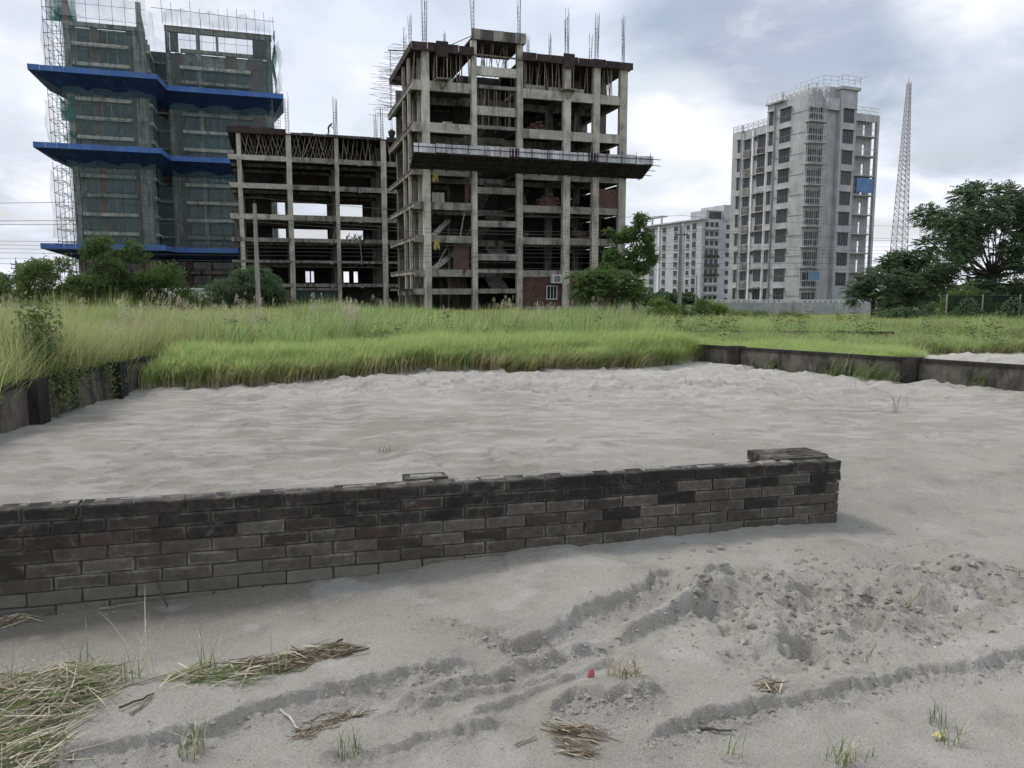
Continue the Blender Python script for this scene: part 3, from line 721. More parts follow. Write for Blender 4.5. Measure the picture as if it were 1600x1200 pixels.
    # low sheets on the top floor edge
    for s0, s1, v in ((2.2, 3.0, .3), (9.9, 12.0, .35), (12.4, 13.7, .3), (14.7, 16.0, .3)):
        pbox(b, 'parapet_sheet', s0, s1, v, v + .05, 20.41, 20.75 + r.random() * .15, CONC)
    # starter bars: upward cages and the comb of slab steel past the left edge
    for i, (s, v, h, n) in enumerate(((.45, .3, 4.5, 8), (-.4, 2.7, 3.6, 5), (-.5, 5.3, 3.2, 5), (4.95, .3, 3.4, 5), (3.6, 6, 3.6, 5), (9.4, .3, 3.4, 6), (8.6, 10, 4.8, 5), (14.2, .3, 4.6, 8),
                                      (14.6, 6, 4.6, 6), (17.25, .3, 4.8, 8), (18.6, 5, 4.2, 5), (20.1, .3, 4.6, 6), (11.9, 5, 3.6, 5), (11, 10, 3.4, 5), (16, 10.3, 3, 4))):
        rebar(b, s, v, 25.2 if i in (3, 5) else 23.5, h, n, .2 if n > 6 else .14, i)
    mb = MB()
    for i in range(70):
        v = r.uniform(-.2, 12); z = r.choice((20.35, 20.3, 23.2, 23.3, 23.35)) - (0 if v < 6 else 0) + r.uniform(-.1, .1)
        mb.bar((-.9, v, z), (-.9 - r.uniform(.6, 1.9), v + r.uniform(-.2, .2), z + r.uniform(-.15, .3)), .016, None, 3)
    for i in range(36):
        z = 19.0 + i * .12; mb.bar((-.9, 8 + (i % 5), z), (-2.2 - r.random() * 1.2, 8.2 + (i % 5), z + r.uniform(-.1, .5)), .016, None, 3)
    for i in range(14):
        z = 16.4 + r.uniform(-.3, .3); mb.bar((-.8, .2 + i * .6, z), (-1.5 - r.random() * .8, .2 + i * .6, z + .2), .016, None, 3)
    tag(mb.obj('projecting_bars', REBAR, b), kind='stuff')
    # catch canopy between the fourth and fifth floors
    S0, S1, VO, ZT, ZB, ZI = -1.15, 22.25, -2.3, 14.42, 13.62, 12.55
    n = 24
    for i in range(n):
        a = S0 + (S1 - S0) * i / n; c = S0 + (S1 - S0) * (i + 1) / n - .03; dz = r.uniform(-.05, .05)
        p = pbox(b, 'canopy_sheet', a, c, VO - .05 - .012 * (i % 3), VO, ZB + .04 + dz, ZT + dz, RUST if i in (9, 17, 18) and r.random() < .7 else SHEET)
        ribs = MB()
        for k in range(3): x = a + (c - a) * (k + .5) / 3; ribs.box(x - .03, x + .03, VO - .11, VO - .04, ZB + .06 + dz, ZT - .02 + dz)
        ribs.obj('sheet_rib', SHEET, p)
    for i in range(14):
        a = S0 + (S1 - S0) * i / 14; c = S0 + (S1 - S0) * (i + 1) / 14 - .02; o_ = .03 * (i % 2)
        MB().hexa([(a, VO, ZB + o_), (c, VO, ZB + o_), (c, .02, ZI + o_), (a, .02, ZI + o_), (a, VO, ZB + .06 + o_), (c, VO, ZB + .06 + o_), (c, .02, ZI + .06 + o_), (a, .02, ZI + .06 + o_)]).obj('canopy_deck', PLANK_D, b)
    for i in range(16):
        s = S0 + .4 + (S1 - S0 - .8) * i / 15
        pbar(b, 'canopy_strut', (s, VO - .1, ZB - .05), (s, .04, ZI - .1), .05, STEEL_D); pbar(b, 'canopy_post', (s, VO - .15, ZB - .25), (s, VO - .15, ZT + .25), .028, STEEL_D)
    for z, v in ((ZB - .08, VO - .14), (ZT - .3, VO - .14), (13.2, -1.45), (12.85, -.7)): pbar(b, 'canopy_rail', (S0 - .3, v, z), (S1 + .7, v, z), .035, STEEL_D)
    # odds and ends inside
    pbar(b, 'prop', (3.6, .3, 6.6), (4.1, .4, 9.1), .06, WOOD); pbar(b, 'prop', (1.2, .6, 3.5), (2.9, 2.5, 5.9), .09, CONC_L)
    MB().hexa([(1.0, 1.2, 6.62), (1.5, 1.2, 6.62), (3.4, 3.4, 8.2), (2.9, 3.4, 8.2), (1.0, 1.2, 6.8), (1.5, 1.2, 6.8), (3.4, 3.4, 8.4), (2.9, 3.4, 8.4)]).obj('stair_flight', CONC_L, b)
    MB().hexa([(.9, 1.0, 3.5), (1.5, 1.0, 3.5), (4.2, 3.4, 5.2), (3.6, 3.4, 5.2), (.9, 1.0, 3.7), (1.5, 1.0, 3.7), (4.2, 3.4, 5.4), (3.6, 3.4, 5.4)]).obj('stair_flight', CONC_L, b)
    pbox(b, 'partition_wall', 1.2, 2.4, 1.4, 1.5, 9.67, 10.7, CONC_L); pbox(b, 'partition_wall', 2.2, 3.1, 1.0, 1.1, 16.77, 17.1, CONC_L)
    for i in range(9): pbar(b, 'prop', (2.8 + i * .2, 1.5, 1.7), (2.6 + i * .23, 1.8, 2.75), .035, WOOD)
    for i in range(6): pbar(b, 'prop', (-.4 + i * .12, .9 + .4 * i, 1.7), (-.8 + .3 * i, .9, 3.3), .045, WOOD)
    return b
MAIN = main_block()
def local(b, s, v, z):
    c, s_ = math.cos(b.rotation_euler.z), math.sin(b.rotation_euler.z)
    return b.location.x + s * c - v * s_, b.location.y + s * s_ + v * c, z
# air conditioner on the brick infill
ac = empty('air_conditioner', local(MAIN, 12.62, -.42, 2.25), (0, 0, TH)); tag(ac, 'white air conditioner box above the little window in the brick infill', 'air conditioner')
pbox(ac, 'casing', 0, 1.0, 0, .62, 0, .82, ACWHITE); pbox(ac, 'grille', .18, .82, -.03, -.003, .12, .70, FRAME)
pbox(ac, 'bracket', .05, .95, .05, .62, -.09, -.004, STEEL_D)
def brick_heap(s, v, z, rx, rz, n, label):
    r = random.Random(n); o = empty('brick_heap', local(MAIN, s, v, z), (0, 0, TH)); tag(o, label, 'brick heap')
    me = MB().box(-.19, .19, -.10, .10, -.075, .075).mesh('brick', REDBRICK)
    for i in range(n):
        x = r.uniform(-1, 1); y = r.uniform(-.6, .6); top = max(.06, rz * (1 - x * x) ** .7)
        zz_ = r.uniform(.07, top)
        obj('brick', me, o, (x * rx, y, zz_), (r.uniform(-.5, .5), r.uniform(-.5, .5), r.uniform(0, 3)))
    MB().hexa([(-rx, -.4, 0), (rx, -.4, 0), (rx, .5, 0), (-rx, .5, 0), (-rx * .5, -.25, rz * .75), (rx * .5, -.25, rz * .75), (rx * .5, .3, rz * .75), (-rx * .5, .3, rz * .75)]).obj('heap_core', REDBRICK, o)
brick_heap(11.5, 1.2, 16.77, .95, .85, 45, 'heap of red bricks on the high floor above the grey canopy')
brick_heap(12.7, 1.1, 9.67, 1.15, 1.25, 70, 'rounded stack of red bricks on the floor below the canopy')
brick_heap(9.9, .9, 9.67, .35, 1.3, 24, 'narrow pile of red bricks against the stair shaft below the canopy')
brick_heap(10.0, .9, 6.65, .45, .5, 16, 'small scatter of red bricks beside the stair shaft on a lower floor')
brick_heap(16.1, 1.2, 6.65, .5, .9, 26, 'red brick pile between the two columns behind the tall thin tree')

# ------------------------------------------------------------------ building N: lower frame behind
def mid_block():
    b = building('concrete_frame_block', xat(376, 97) - .3, 97, TH, 'lower open concrete frame with a row of slanting props under its new roof slab')
    r = random.Random(8); D = 16
    cols = [(.48, 1.0), (6.34, 6.97), (12.27, 12.75), (18.16, 18.82), (24.0, 24.6)]
    fl = [18.17, 14.77, 11.02, 8.11, 5.34, 2.39]; bh = [.62, .62, .68, .5, .32, .42]
    for v in (0, 5.3, 10.6, 15.5):
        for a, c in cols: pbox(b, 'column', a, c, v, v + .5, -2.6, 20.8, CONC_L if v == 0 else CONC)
    for z, h in zip(fl, bh):
        pbox(b, 'floor_slab', -.5, 26, .14, D, z - .2, z + .015, CONC_D)  # slab colour carries the shade inside the storeys
        for i in range(4): pbox(b, 'beam', (-.55 if i == 0 else cols[i][0] + .25), cols[i + 1][0] + .25, .05 - .1 * (i == 0), .4, z - h, z - .004 * i, CONC_L if (i == 0 and z > 10) else CONC)
        pbox(b, 'beam', 24.3, 26, .05, .4, z - h, z - .02, CONC)
        for v in (5.4, 10.7, 15.55): pbox(b, 'beam', -.4, 26, v, v + .35, z - .6, z - .03, CONC)
        for a, c in cols: pbox(b, 'beam', a + .1, c - .1, .42, D - .1, z - .55, z - .05, CONC)
        for s in (11.4, 15.2): pbox(b, 'beam_stub', s, s + .35, -.06, .045, z - h - .12, z - .02, CONC)
    # back walls: low storeys closed with small window holes, upper storeys part open
    for z0, z1 in ((-2.6, 2.0), (2.4, 5.0), (5.35, 7.6)):
        holes = [(8.9, 9.5), (9.7, 10.1), (14.4, 15.2), (15.9, 16.5)] if z0 == 2.4 else []
        s = -.3
        for a, c in holes + [(26.5, 27)]:
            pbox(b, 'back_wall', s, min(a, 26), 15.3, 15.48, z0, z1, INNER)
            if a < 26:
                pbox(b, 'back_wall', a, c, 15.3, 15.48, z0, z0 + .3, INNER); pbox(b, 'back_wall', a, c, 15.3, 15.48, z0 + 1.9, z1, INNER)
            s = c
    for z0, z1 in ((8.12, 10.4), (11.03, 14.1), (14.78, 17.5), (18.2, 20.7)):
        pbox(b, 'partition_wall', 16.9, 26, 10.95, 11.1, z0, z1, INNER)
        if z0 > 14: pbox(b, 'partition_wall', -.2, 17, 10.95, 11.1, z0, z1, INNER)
        if z0 < 14: pbox(b, 'partition_wall', .8, 4.4, 10.95, 11.1, z0, z1, INNER)
    pbox(b, 'roller_shutter', 7.0, 12.2, .3, .42, -2.5, 1.55, simple('green_shutter', (.03, .055, .052), (.02, .038, .036), 1, .6, .1))
    pbox(b, 'shutter_rail', 6.98, 12.25, .22, .29, 1.55, 1.85, CONC); pbox(b, 'dark_screen', 12.8, 18.1, 3.0, 3.1, -2.5, 1.9, INNER)
    pbox(b, 'brick_panel', 1.1, 6.3, .4, .6, -2.5, 1.7, PINKBRICK)
    # roof formwork and its props
    pbox(b, 'roof_formwork', -.5, 26, -.1, 13, 20.82, 20.95, RUST)
    for i in range(5): pbox(b, 'formwork_board', -.6 + i * 1.4, -.6 + i * 1.4 + 1.37, -.2 - .02 * (i % 2), -.105, 20.72, 21.5 + r.uniform(-.06, .06), RUST)
    for i in range(8): pbox(b, 'formwork_board', 6.9 + i * 1.42, 6.9 + i * 1.42 + 1.4, -.2, -.105, 20.8, 21.12 + r.uniform(-.05, .05), CONC_D)
    for i in range(5): pbox(b, 'formwork_board', 18.9 + i * 1.42, 18.9 + i * 1.42 + 1.38, -.2, -.105, 20.6, 21.2, RUST)
    for (s0, s1, n) in ((1.3, 6.3, 22), (7.0, 12.2, 26), (12.9, 18.1, 17), (19, 23.5, 9)):
        for i in range(n):
            s = s0 + (s1 - s0) * (i + .5) / n; lean = (.45 if i % 2 else -.45) * (1 if s < 12 else .45) * r.uniform(.5, 1.2)
            v = .2 + (r.random() ** 2) * 3
            pbar(b, 'prop', (s - lean, v, 18.18), (s + lean, v, 20.83), r.uniform(.04, .058), WOOD)
    for s, h, n in ((4.8, 4.4, 4), (5.6, 3.2, 4), (6.6, 5.2, 6), (12.5, 5.2, 8), (17.6, 3.8, 6), (18.4, 4.4, 6)): rebar(b, s, .4, 20.95, h, n, .22, int(s * 3), .026)
    # loose bars and bricks at the right end, and a parapet strip
    mb = MB()
    for i in range(26):
        z = r.choice((5.1, 4.4, 8.2, 11.0, 1.9)); mb.bar((19 + r.random() * 4, -.2 + r.random(), z), (20.5 + r.random() * 4, -.6, z + r.uniform(-.4, .4)), .04, None, 3)
    tag(mb.obj('loose_bars', REBAR, b), kind='stuff')
    for i, (s, z) in enumerate(((14.1, 8.1), (16.0, 8.1), (22, 8.1))):
        mb = MB(); rr = random.Random(i)
        for k in range(14): x = s + rr.uniform(-1.2, 1.2); mb.bar((x, .6, z), (x + rr.uniform(-.6, .6), .7, z + rr.uniform(.2, .9)), .05)
        mb.obj('rubble', STEEL_D if i < 2 else REDBRICK, b)
    pbar(b, 'prop', (11.8, .3, 8.1), (12.2, .3, 9.6), .06, WOOD); pbar(b, 'downpipe', (15.4, -.1, 5.2), (15.2, -.1, 7.6), .05, POLE)
    for i, (s, v) in enumerate(((12.0, .3),)): pass
    return b
MID = mid_block()

# ------------------------------------------------------------------ building T: netted tower with blue catch canopies
def tower():
    th = R(18); b = building('netted_tower', xat(108, 118), 118, th, 'tall unfinished tower wrapped in green netting with three bright blue catch canopies')
    r = random.Random(21)
    base = -3.0; ST = 2.85
    lev = [1.85, 4.7, 7.55, 10.4, 13.25, 16.1, 18.95, 21.8, 24.6, 27.4, 30.15, 33.0, 35.2, 38.0]
    # --- left wing (v 0..14, s 1.5..12.3)
    def wing(s0, s1, v0, dep, top, piers, wins, ledge, levels, corner):
        pbox(b, 'wing_wall', s0 + .3, s1 - .3, v0 + .75, v0 + dep, base, top, CONC)
        for a, c in corner: pbox(b, 'column', a, c, v0, v0 + .7, base, top + .02, CONC)
        for a, c, m in piers: pbox(b, 'pier', a, c, v0 + .3, v0 + .745, base, top - .02, m)
        for z in levels:
            pbox(b, 'ledge', ledge[0], ledge[1], v0 - .45, v0 + .72, z - .5, z + .02 * (z % 1), CONC_L if r.random() < .6 else CONC)
            if z + 2.2 > top: continue
            for a, c in wins:
                w = pbox(b, 'window', a, c, v0 + .45, v0 + .74, z + .32, z + 2.05, GLASS)
                fr = MB(); n = max(1, round((c - a) / 1.3))
                for k in range(n + 1): x = a + (c - a) * k / n; fr.box(x - .05, x + .05, v0 + .38, v0 + .46, z + .32, z + 2.05)
                fr.box(a - .05, c + .05, v0 + .37, v0 + .455, z + 1.98, z + 2.1)
                fr.obj('window_frame', CONC, w)
    wing(1.5, 12.3, 0, 14, 40.3, [(5.0, 6.0, PINKBRICK), (9.9, 10.75, PINKBRICK)], [(3.1, 4.95), (6.05, 9.8)], (2.6, 10.2), lev, [(1.5, 2.4), (10.8, 12.28)])
    pbox(b, 'roof_beam', 1.45, 12.35, -.06, .6, 40.32, 40.95, CONC); pbox(b, 'wing_wall', 1.52, 1.9, .75, 14, base, 40.2, CONC_D)
    # roof frames at both ends of the left wing, raking like stair walls
    for s in (1.6, 11.4):
        pbox(b, 'roof_column', s, s + .7, .1, .7, 40.96, 44.6, PINKBRICK if s < 5 else CONC)
        MB().hexa([(s + .1, .7, 43.6), (s + .5, .7, 43.6), (s + .5, 6, 41.0), (s + .1, 6, 41.0), (s + .1, .7, 44.4), (s + .5, .7, 44.4), (s + .5, 6, 42.0), (s + .1, 6, 42.0)]).obj('roof_beam', CONC, b)
        pbox(b, 'roof_column', s + .1, s + .5, 5.6, 6.0, 40.3, 42.0, CONC)
    # side of the left wing facing right
    for z in lev:
        pbox(b, 'side_ledge', 12.0, 12.95, 1.0, 5.9, z - .45, z - .02, CONC_L if r.random() < .5 else CONC)
        if z < 37: pbox(b, 'window', 12.0, 12.06, 1.5, 5.5, z + .3, z + 2.1, GLASS)
    for v in (.75, 3.3, 5.95): pbox(b, 'column', 11.95, 12.45, v, v + .4, base, 40.2, CONC)
    # --- right wing (v 6.5, s 14.7..31)
    lev2 = [z for z in lev if z < 37] + [37.5]
    wing(14.7, 31.0, 6.5, 14, 39.6, [(16.0, 17.1, PINKBRICK), (23.9, 25.3, PINKBRICK), (27.2, 29.6, PINKBRICK)], [(17.3, 19.2), (20.3, 23.7), (25.5, 27.1)], (16.7, 27.5), lev2, [(14.7, 15.4), (19.3, 20.0), (30.2, 31.0)])
    for s0, s1 in ((14.7, 15.3), (19.3, 19.9), (22.3, 22.7), (29.9, 30.9)): pbox(b, 'column', s0, s1, 6.45, 7.1, 39.62, 43.0, CONC)
    pbox(b, 'roof_beam', 14.65, 31.05, 6.42, 7.15, 42.7, 43.6, CONC); pbox(b, 'parapet', 16.9, 29.8, 6.6, 6.9, 39.62, 40.25, CONC)
    pbox(b, 'brick_panel', 28.0, 29.9, 6.6, 6.85, 39.64, 42.68, REDBRICK); pbox(b, 'brick_panel', 15.4, 16.6, 6.6, 6.85, 39.64, 42.68, CONC_D)
    for s0 in (17.2, 23.6): MB().hexa([(s0, 12, 39.62), (s0 + 2.6, 12, 39.62), (s0 + 2.6, 16, 39.62), (s0, 16, 39.62), (s0, 12, 41.3), (s0 + 1.6, 12, 41.1), (s0 + 1.6, 16, 41.1), (s0, 16, 41.3)]).obj('roof_hut', CONC_D, b)
    pbox(b, 'link_wall', 12.3, 14.75, 8, 13, base, 39.8, CONC_D)
    for z in lev: pbox(b, 'link_slab', 12.3, 14.75, 7.0, 8.1, z - .25, z, CONC)
    # --- three catch canopies
    for zo, zi in ((33.4, 30.6), (22.7, 20.0), (8.35, 6.2)):
        outer = [(-2.6, 9), (-2.5, -4), (14.3, -4), (15.0, 2.5), (32.5, 2.5), (32.9, 13)]
        inner = [(1.5, 9), (1.5, .0), (12.3, .0), (12.6, 6.5), (31.0, 6.5), (31.0, 13)]
        for i in range(5):
            o0, o1, i0, i1 = outer[i], outer[i + 1], inner[i], inner[i + 1]; L = math.dist(o0, o1); n = max(1, round(L / 1.55))
            for k in range(n):
                f = lambda A, B, t: (A[0] + (B[0] - A[0]) * t, A[1] + (B[1] - A[1]) * t)
                a, c = f(o0, o1, k / n), f(o0, o1, (k + 1) / n - .002); p, q = f(i0, i1, k / n), f(i0, i1, (k + 1) / n - .002)
                dx, dy = (o1[1] - o0[1]) / L * .08, -(o1[0] - o0[0]) / L * .08
                j = r.uniform(-.03, .03); h = .78
                if i == 4 and zo < 10: continue
                MB().hexa([(a[0], a[1], zo - h), (c[0], c[1], zo - h), (c[0] - dx, c[1] - dy, zo - h), (a[0] - dx, a[1] - dy, zo - h), (a[0], a[1], zo + j), (c[0], c[1], zo + j), (c[0] - dx, c[1] - dy, zo + j), (a[0] - dx, a[1] - dy, zo + j)]).obj('canopy_fascia', BLUE, b)
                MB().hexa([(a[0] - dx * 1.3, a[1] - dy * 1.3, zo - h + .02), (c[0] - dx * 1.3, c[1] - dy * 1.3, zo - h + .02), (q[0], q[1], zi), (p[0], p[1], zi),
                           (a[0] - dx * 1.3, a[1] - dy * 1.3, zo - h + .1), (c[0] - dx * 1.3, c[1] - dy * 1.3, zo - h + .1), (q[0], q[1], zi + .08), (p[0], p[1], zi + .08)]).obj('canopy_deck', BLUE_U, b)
    # --- scaffolding and netting
    def scaffold(s0, s1, v, z0, z1, ds=1.75, dz=1.9, diag=True):
        mb = MB(); x = s0
        while x <= s1 + .01: mb.bar((x, v, z0), (x + r.uniform(-.05, .05), v, z1 + r.uniform(0, 1.2)), .034); x += ds
        z = z0 + .4
        while z < z1: mb.bar((s0, v, z), (s1, v, z + r.uniform(-.15, .15)), .030); z += dz
        if diag:
            x = s0
            while x < s1 - 3: mb.bar((x, v - .05, z0), (x + 3.4, v - .05, min(z0 + 5.5, z1)), .03); x += 5.2
        return tag(mb.obj('scaffolding', STEEL_D, b), kind='stuff')
    def net(s0, s1, v, z0, z1, m, seed, nx=14, nz=10, along_v=False, sag=.25):
        q = random.Random(seed); mb = MB()
        ph = [q.uniform(0, 6) for _ in range(4)]
        def p(i, j):
            s = s0 + (s1 - s0) * i / nx; z = z0 + (z1 - z0) * j / nz
            if j == nz: z += .35 * math.sin(i * 1.3 + ph[0]) + .2 * math.sin(i * 2.9 + ph[2])
            w = sag * (math.sin(i * .9 + ph[1]) * .5 + math.sin(j * 1.1 + i * .4 + ph[3]) * .5)
            return (v + w, s, z) if along_v else (s, v + w, z)
        for i in range(nx):
            for j in range(nz): mb.quad(p(i, j), p(i + 1, j), p(i + 1, j + 1), p(i, j + 1))
        return mb.obj('safety_net', m, b, smooth=True)
    for z0, z1 in ((33.2, 43.2), (22.6, 31.2), (8.4, 20.6), (-1.5, 6.6)):
        hi = z0 > 33
        scaffold(1.4, 13.0, -1.3, z0, z1 + (1.8 if hi else 0)); scaffold(15.0, 31.5, 5.2, z0, z1 + (.6 if hi else 0))
        if z0 > 0:
            net(1.2, 13.2, -1.45, z0, 41.2 if hi else z1, NET, int(z0)); net(15.0, 31.2, 5.0, z0, 42.9 if hi else z1, NET, int(z0) + 1)
            net(-1.3, 6.5, 13.3, z0, 43.5 if hi else z1, NET, int(z0) + 2, 8, 8, True)
            net(13.3, 15, 5.6, z0, z1 - 2, NET, int(z0) + 3, 3, 8)
        # scaffold tower at the open left end
        mb = MB()
        for s in (-1.1, .1, 1.3):
            for v in (.5, 3.0, 5.5): mb.bar((s, v, z0), (s - .02, v, z1 + (2 if hi else 0)), .04)
        z = z0 + .5
        while z < z1 + (1 if hi else 0):
            for v in (.5, 3.0, 5.5): mb.bar((-1.2, v, z), (1.4, v, z), .035)
            for s in (-1.1, .1): mb.bar((s, .3, z), (s, 5.7, z), .035)
            mb.bar((-1.1, .5, z), (.1, 5.5, z + 1.8), .03); mb.bar((.1, .5, z + 1.8), (1.3, 5.5, z), .03); z += 1.8
        tag(mb.obj('scaffolding', STEEL_D, b), kind='stuff')
        if z0 > 0: net(-.6, 6, -1.3, z0 + 1, z1 - 1.5, NET_W, int(z0) + 5, 6, 8, True, .3)
    net(1.4, 13.0, -1.4, 41.2, 44.6, NET_W, 77, 12, 5); net(14.5, 31.0, 5.1, 43.6, 45.6, NET_W, 78, 16, 3)
    mb = MB()
    for i in range(13):
        s = 14.6 + i * 1.4; mb.bar((s, 5.3, 43.3), (s - .1, 5.3, 46.2 + r.uniform(-.3, 1.3)), .04)
    mb.bar((13, 5.3, 45.7), (31.5, 5.3, 45.4), .04); tag(mb.obj('scaffolding', STEEL_D, b), kind='stuff')
    net(5, 9.5, 31.4, 33.5, 43.8, NET_D, 80, 5, 8, True, .5); net(5, 11, 32.2, 34.5, 42.5, NET_W, 81, 5, 8, True, .7)
    net(-.8, 3.2, 1.0, 41.0, 44.6, NET_D, 82, 5, 4, False, .6)
    # loose net end that has fallen below the upper canopy
    net(.6, 2.4, -.4, 26.6, 29.8, NET_D, 83, 5, 5, False, .5); net(.8, 2.2, -.2, 23.6, 24.8, NET_D, 84, 4, 3, False, .4)
    net(29.5, 31.4, 5.6, 26.2, 30.2, NET_W, 85, 5, 5, False, .7)
    return b
tower()

# ------------------------------------------------------------------ building G: grey apartment tower, and its paler twins behind
def win(b, name, x0, x1, y, z0, z1, axis, shade=True, m=FRAME, glass=GLASS, nm=3):
    """a window on face 'a' (normal -y at y) or face 'b' (normal -x at x=y): glass set back in a frame, sun shade above, sill below"""
    def box(p, nme, a0, a1, d0, d1, c0, c1, mm):
        return pbox(p, nme, a0, a1, y + d0, y + d1, c0, c1, mm) if axis == 'a' else pbox(p, nme, y + d0, y + d1, a0, a1, c0, c1, mm)
    w = box(b, 'window', x0, x1, -.012, .05, z0, z1, glass)
    fr = MB()
    for k in range(nm + 1):
        x = x0 + (x1 - x0) * k / nm
        (fr.box(x - .04, x + .04, y - .05, y - .014, z0, z1) if axis == 'a' else fr.box(y - .05, y - .014, x - .04, x + .04, z0, z1))
    fr.obj('window_frame', m, w)
    if shade: box(w, 'sun_shade', x0 - .15, x1 + .15, -.45, -.002, z1 + .03, z1 + .13, PLASTER)
    return w
def rail(par, pts, z, h, m, name='roof_railing', step=1.1, r_=.035, x=True):
    mb = MB()
    for i in range(len(pts) - 1):
        a, c = pts[i], pts[i + 1]; L = math.dist(a, c); n = max(1, round(L / step))
        for k in range(n + 1):
            t = k / n; q = (a[0] + (c[0] - a[0]) * t, a[1] + (c[1] - a[1]) * t); mb.bar((*q, z), (*q, z + h), r_)
            if x and k < n:
                t2 = (k + 1) / n; q2 = (a[0] + (c[0] - a[0]) * t2, a[1] + (c[1] - a[1]) * t2); mb.bar((*q, z), (*q2, z + h), r_ * .8); mb.bar((*q, z + h), (*q2, z), r_ * .8)
        for f in (1.0, .5): mb.bar((*a, z + h * f), (*c, z + h * f), r_)
    return mb.obj(name, m, par)
def grey_tower():
    b = building('apartment_tower', xat(1250, 115), 115, R(23), 'unpainted grey apartment tower with barred balconies and white drainpipes')
    r = random.Random(4); base = -1.2; SH = 2.97
    # solid masses: a along the right face, y along the left face
    pbox(b, 'wall', 0, 5.6, 0, 8.0, base, 29.6, PLASTER); pbox(b, 'wall', .02, 8.4, 8.0, 16.2, base, 27.0, PLASTER)
    pbox(b, 'wall', 5.2, 8.5, -.9, 8.0, base, 30.6, PLASTER); pbox(b, 'stair_core', 2.9, 8.4, 2.4, 7.9, 29.5, 31.4, PLASTER)
    pbox(b, 'wall', 2.75, 5.3, -.25, .1, base, 31.0, PLASTER); pbox(b, 'roof_slab', 5.0, 8.8, -1.2, 4.5, 30.62, 31.05, PLASTER)
    pbox(b, 'water_tank', 2.9, 5.15, -.9, -.26, 27.6, 29.3, PLASTER)
    pbox(b, 'wall', -.25, 0, 6.7, 8.2, base, 29.7, PLASTER)
    pbox(b, 'roof_slab', -.6, 2.9, 4.8, 8.4, 29.65, 29.9, PLASTER)
    pbox(b, 'wall', -.35, .01, 14.0, 16.15, base, 27.02, PLASTER)
    for z in [base + 1.9 + SH * k for k in range(10)]:
        pbox(b, 'floor_band', -.04, 5.5, -.04, 8.1, z - .03, z + .03, FRAME); 
    # rows of windows
    for k in range(10):
        zb = 26.0 - SH * k
        if k > 0 or True:
            if k < 9: win(b, 'w', 5.95, 7.9, -.9, zb, zb + 1.9, 'a', nm=4)
        z = 26.6 - SH * k
        win(b, 'w', 3.4, 5.6, 0, z, z + 1.95, 'b', nm=4)
        win(b, 'w', 6.9, 7.7, -.25, z, z + 1.9, 'b', nm=2)
        if k > 0:
            win(b, 'w', 8.7, 10.4, .02, z + .1, z + 1.95, 'b', nm=4)
            win(b, 'w', 10.75, 11.15, .02, z + 1.3, z + 1.85, 'b', nm=1)
            win(b, 'w', 12.2, 13.5, .02, z + .25, z + 1.75, 'b', nm=3)
            win(b, 'w', 14.2, 14.8, -.35, z, z + 1.95, 'b', nm=1)
            pbox(b, 'spandrel_panel', -.12, .018, 12.1, 13.6, z - .9, z + .1, CONC); pbox(b, 'spandrel_panel', -.10, .018, 8.6, 10.5, z - .75, z - .02, CONC_D if r.random() < .25 else PLASTER)
        else: pass
        # caged balconies at the corner
        zf = 25.75 - SH * k
        bal = pbox(b, 'balcony', -.75, 2.6, -1.5, -.02, zf - .16, zf, PLASTER)
        cage = MB()
        P0 = [(-.7, -.02), (-.7, -1.45), (2.55, -1.45), (2.55, -.02)]
        for i in range(3):
            a, c = P0[i], P0[i + 1]; n = 3 if i != 1 else 8
            for t in range(n + 1): q = (a[0] + (c[0] - a[0]) * t / n, a[1] + (c[1] - a[1]) * t / n); cage.bar((*q, zf), (*q, zf + SH - .2), .022)
            for h in (.15, .9, 1.0, 2.3): cage.bar((*a, zf + h), (*c, zf + h), .028)
        cage.obj('balcony_cage', GRILL, bal)
        win(b, 'w', -.0 + .35, 1.9, -.02, zf + .15, zf + 2.15, 'a', shade=False, nm=3)
        win(b, 'w', 2.1, 2.65, -.25, zf + .1, zf + 2.2, 'a', shade=False, nm=1, glass=GLASS) if False else pbox(b, 'door', 2.12, 2.7, -.05, -.0, zf + .02, zf + 2.2, GLASS)
        if k == 8: pbox(bal, 'blue_sheet', .2, 2.3, -1.40, -1.36, zf + 1.0, zf + 2.4, BLUETARP)
        # rear wing balconies
        zr = 25.2 - SH * k
        rb = pbox(b, 'balcony', 8.6, 16.2, 2.0, 4.0, zr - .16, zr, PLASTER); cage = MB()
        for t in range(9): x = 11.2 + 4.95 * t / 8; cage.bar((x, 2.05, zr), (x, 2.05, zr + SH - .2), .022)
        for h in (.9, 1.0, .15): cage.bar((8.65, 2.05, zr + h), (16.15, 2.05, zr + h), .028)
        cage.obj('balcony_cage', GRILL, rb)
        if k == 3: pbox(rb, 'blue_sheet', 12.2, 15.6, 1.92, 1.97, zr + .3, zr + 2.5, BLUETARP)
        pbox(b, 'rear_wall', 8.5, 14.2, 3.2, 3.4, zr, zr + SH - .17, PLASTER); pbox(b, 'rear_wall', 14.75, 16.1, 3.2, 3.4, zr, zr + SH - .17, PLASTER)
        pbox(b, 'rear_wall', 14.2, 14.75, 3.2, 3.4, zr + 1.9, zr + SH - .17, PLASTER)
    pbox(b, 'rear_column', 15.8, 16.25, 1.9, 2.4, base, 28.3, PLASTER); pbox(b, 'rear_fascia', 8.5, 16.24, 2.02, 2.3, 27.3, 28.4, PLASTER); pbox(b, 'rear_roof', 8.5, 16.22, 2.31, 4.3, 28.1, 28.3, PLASTER)
    for s in (8.3, 11.5, 13.9): pbox(b, 'drainpipe', -.18, .01, s - .16, s + .16, base, 26.6, WHITE)
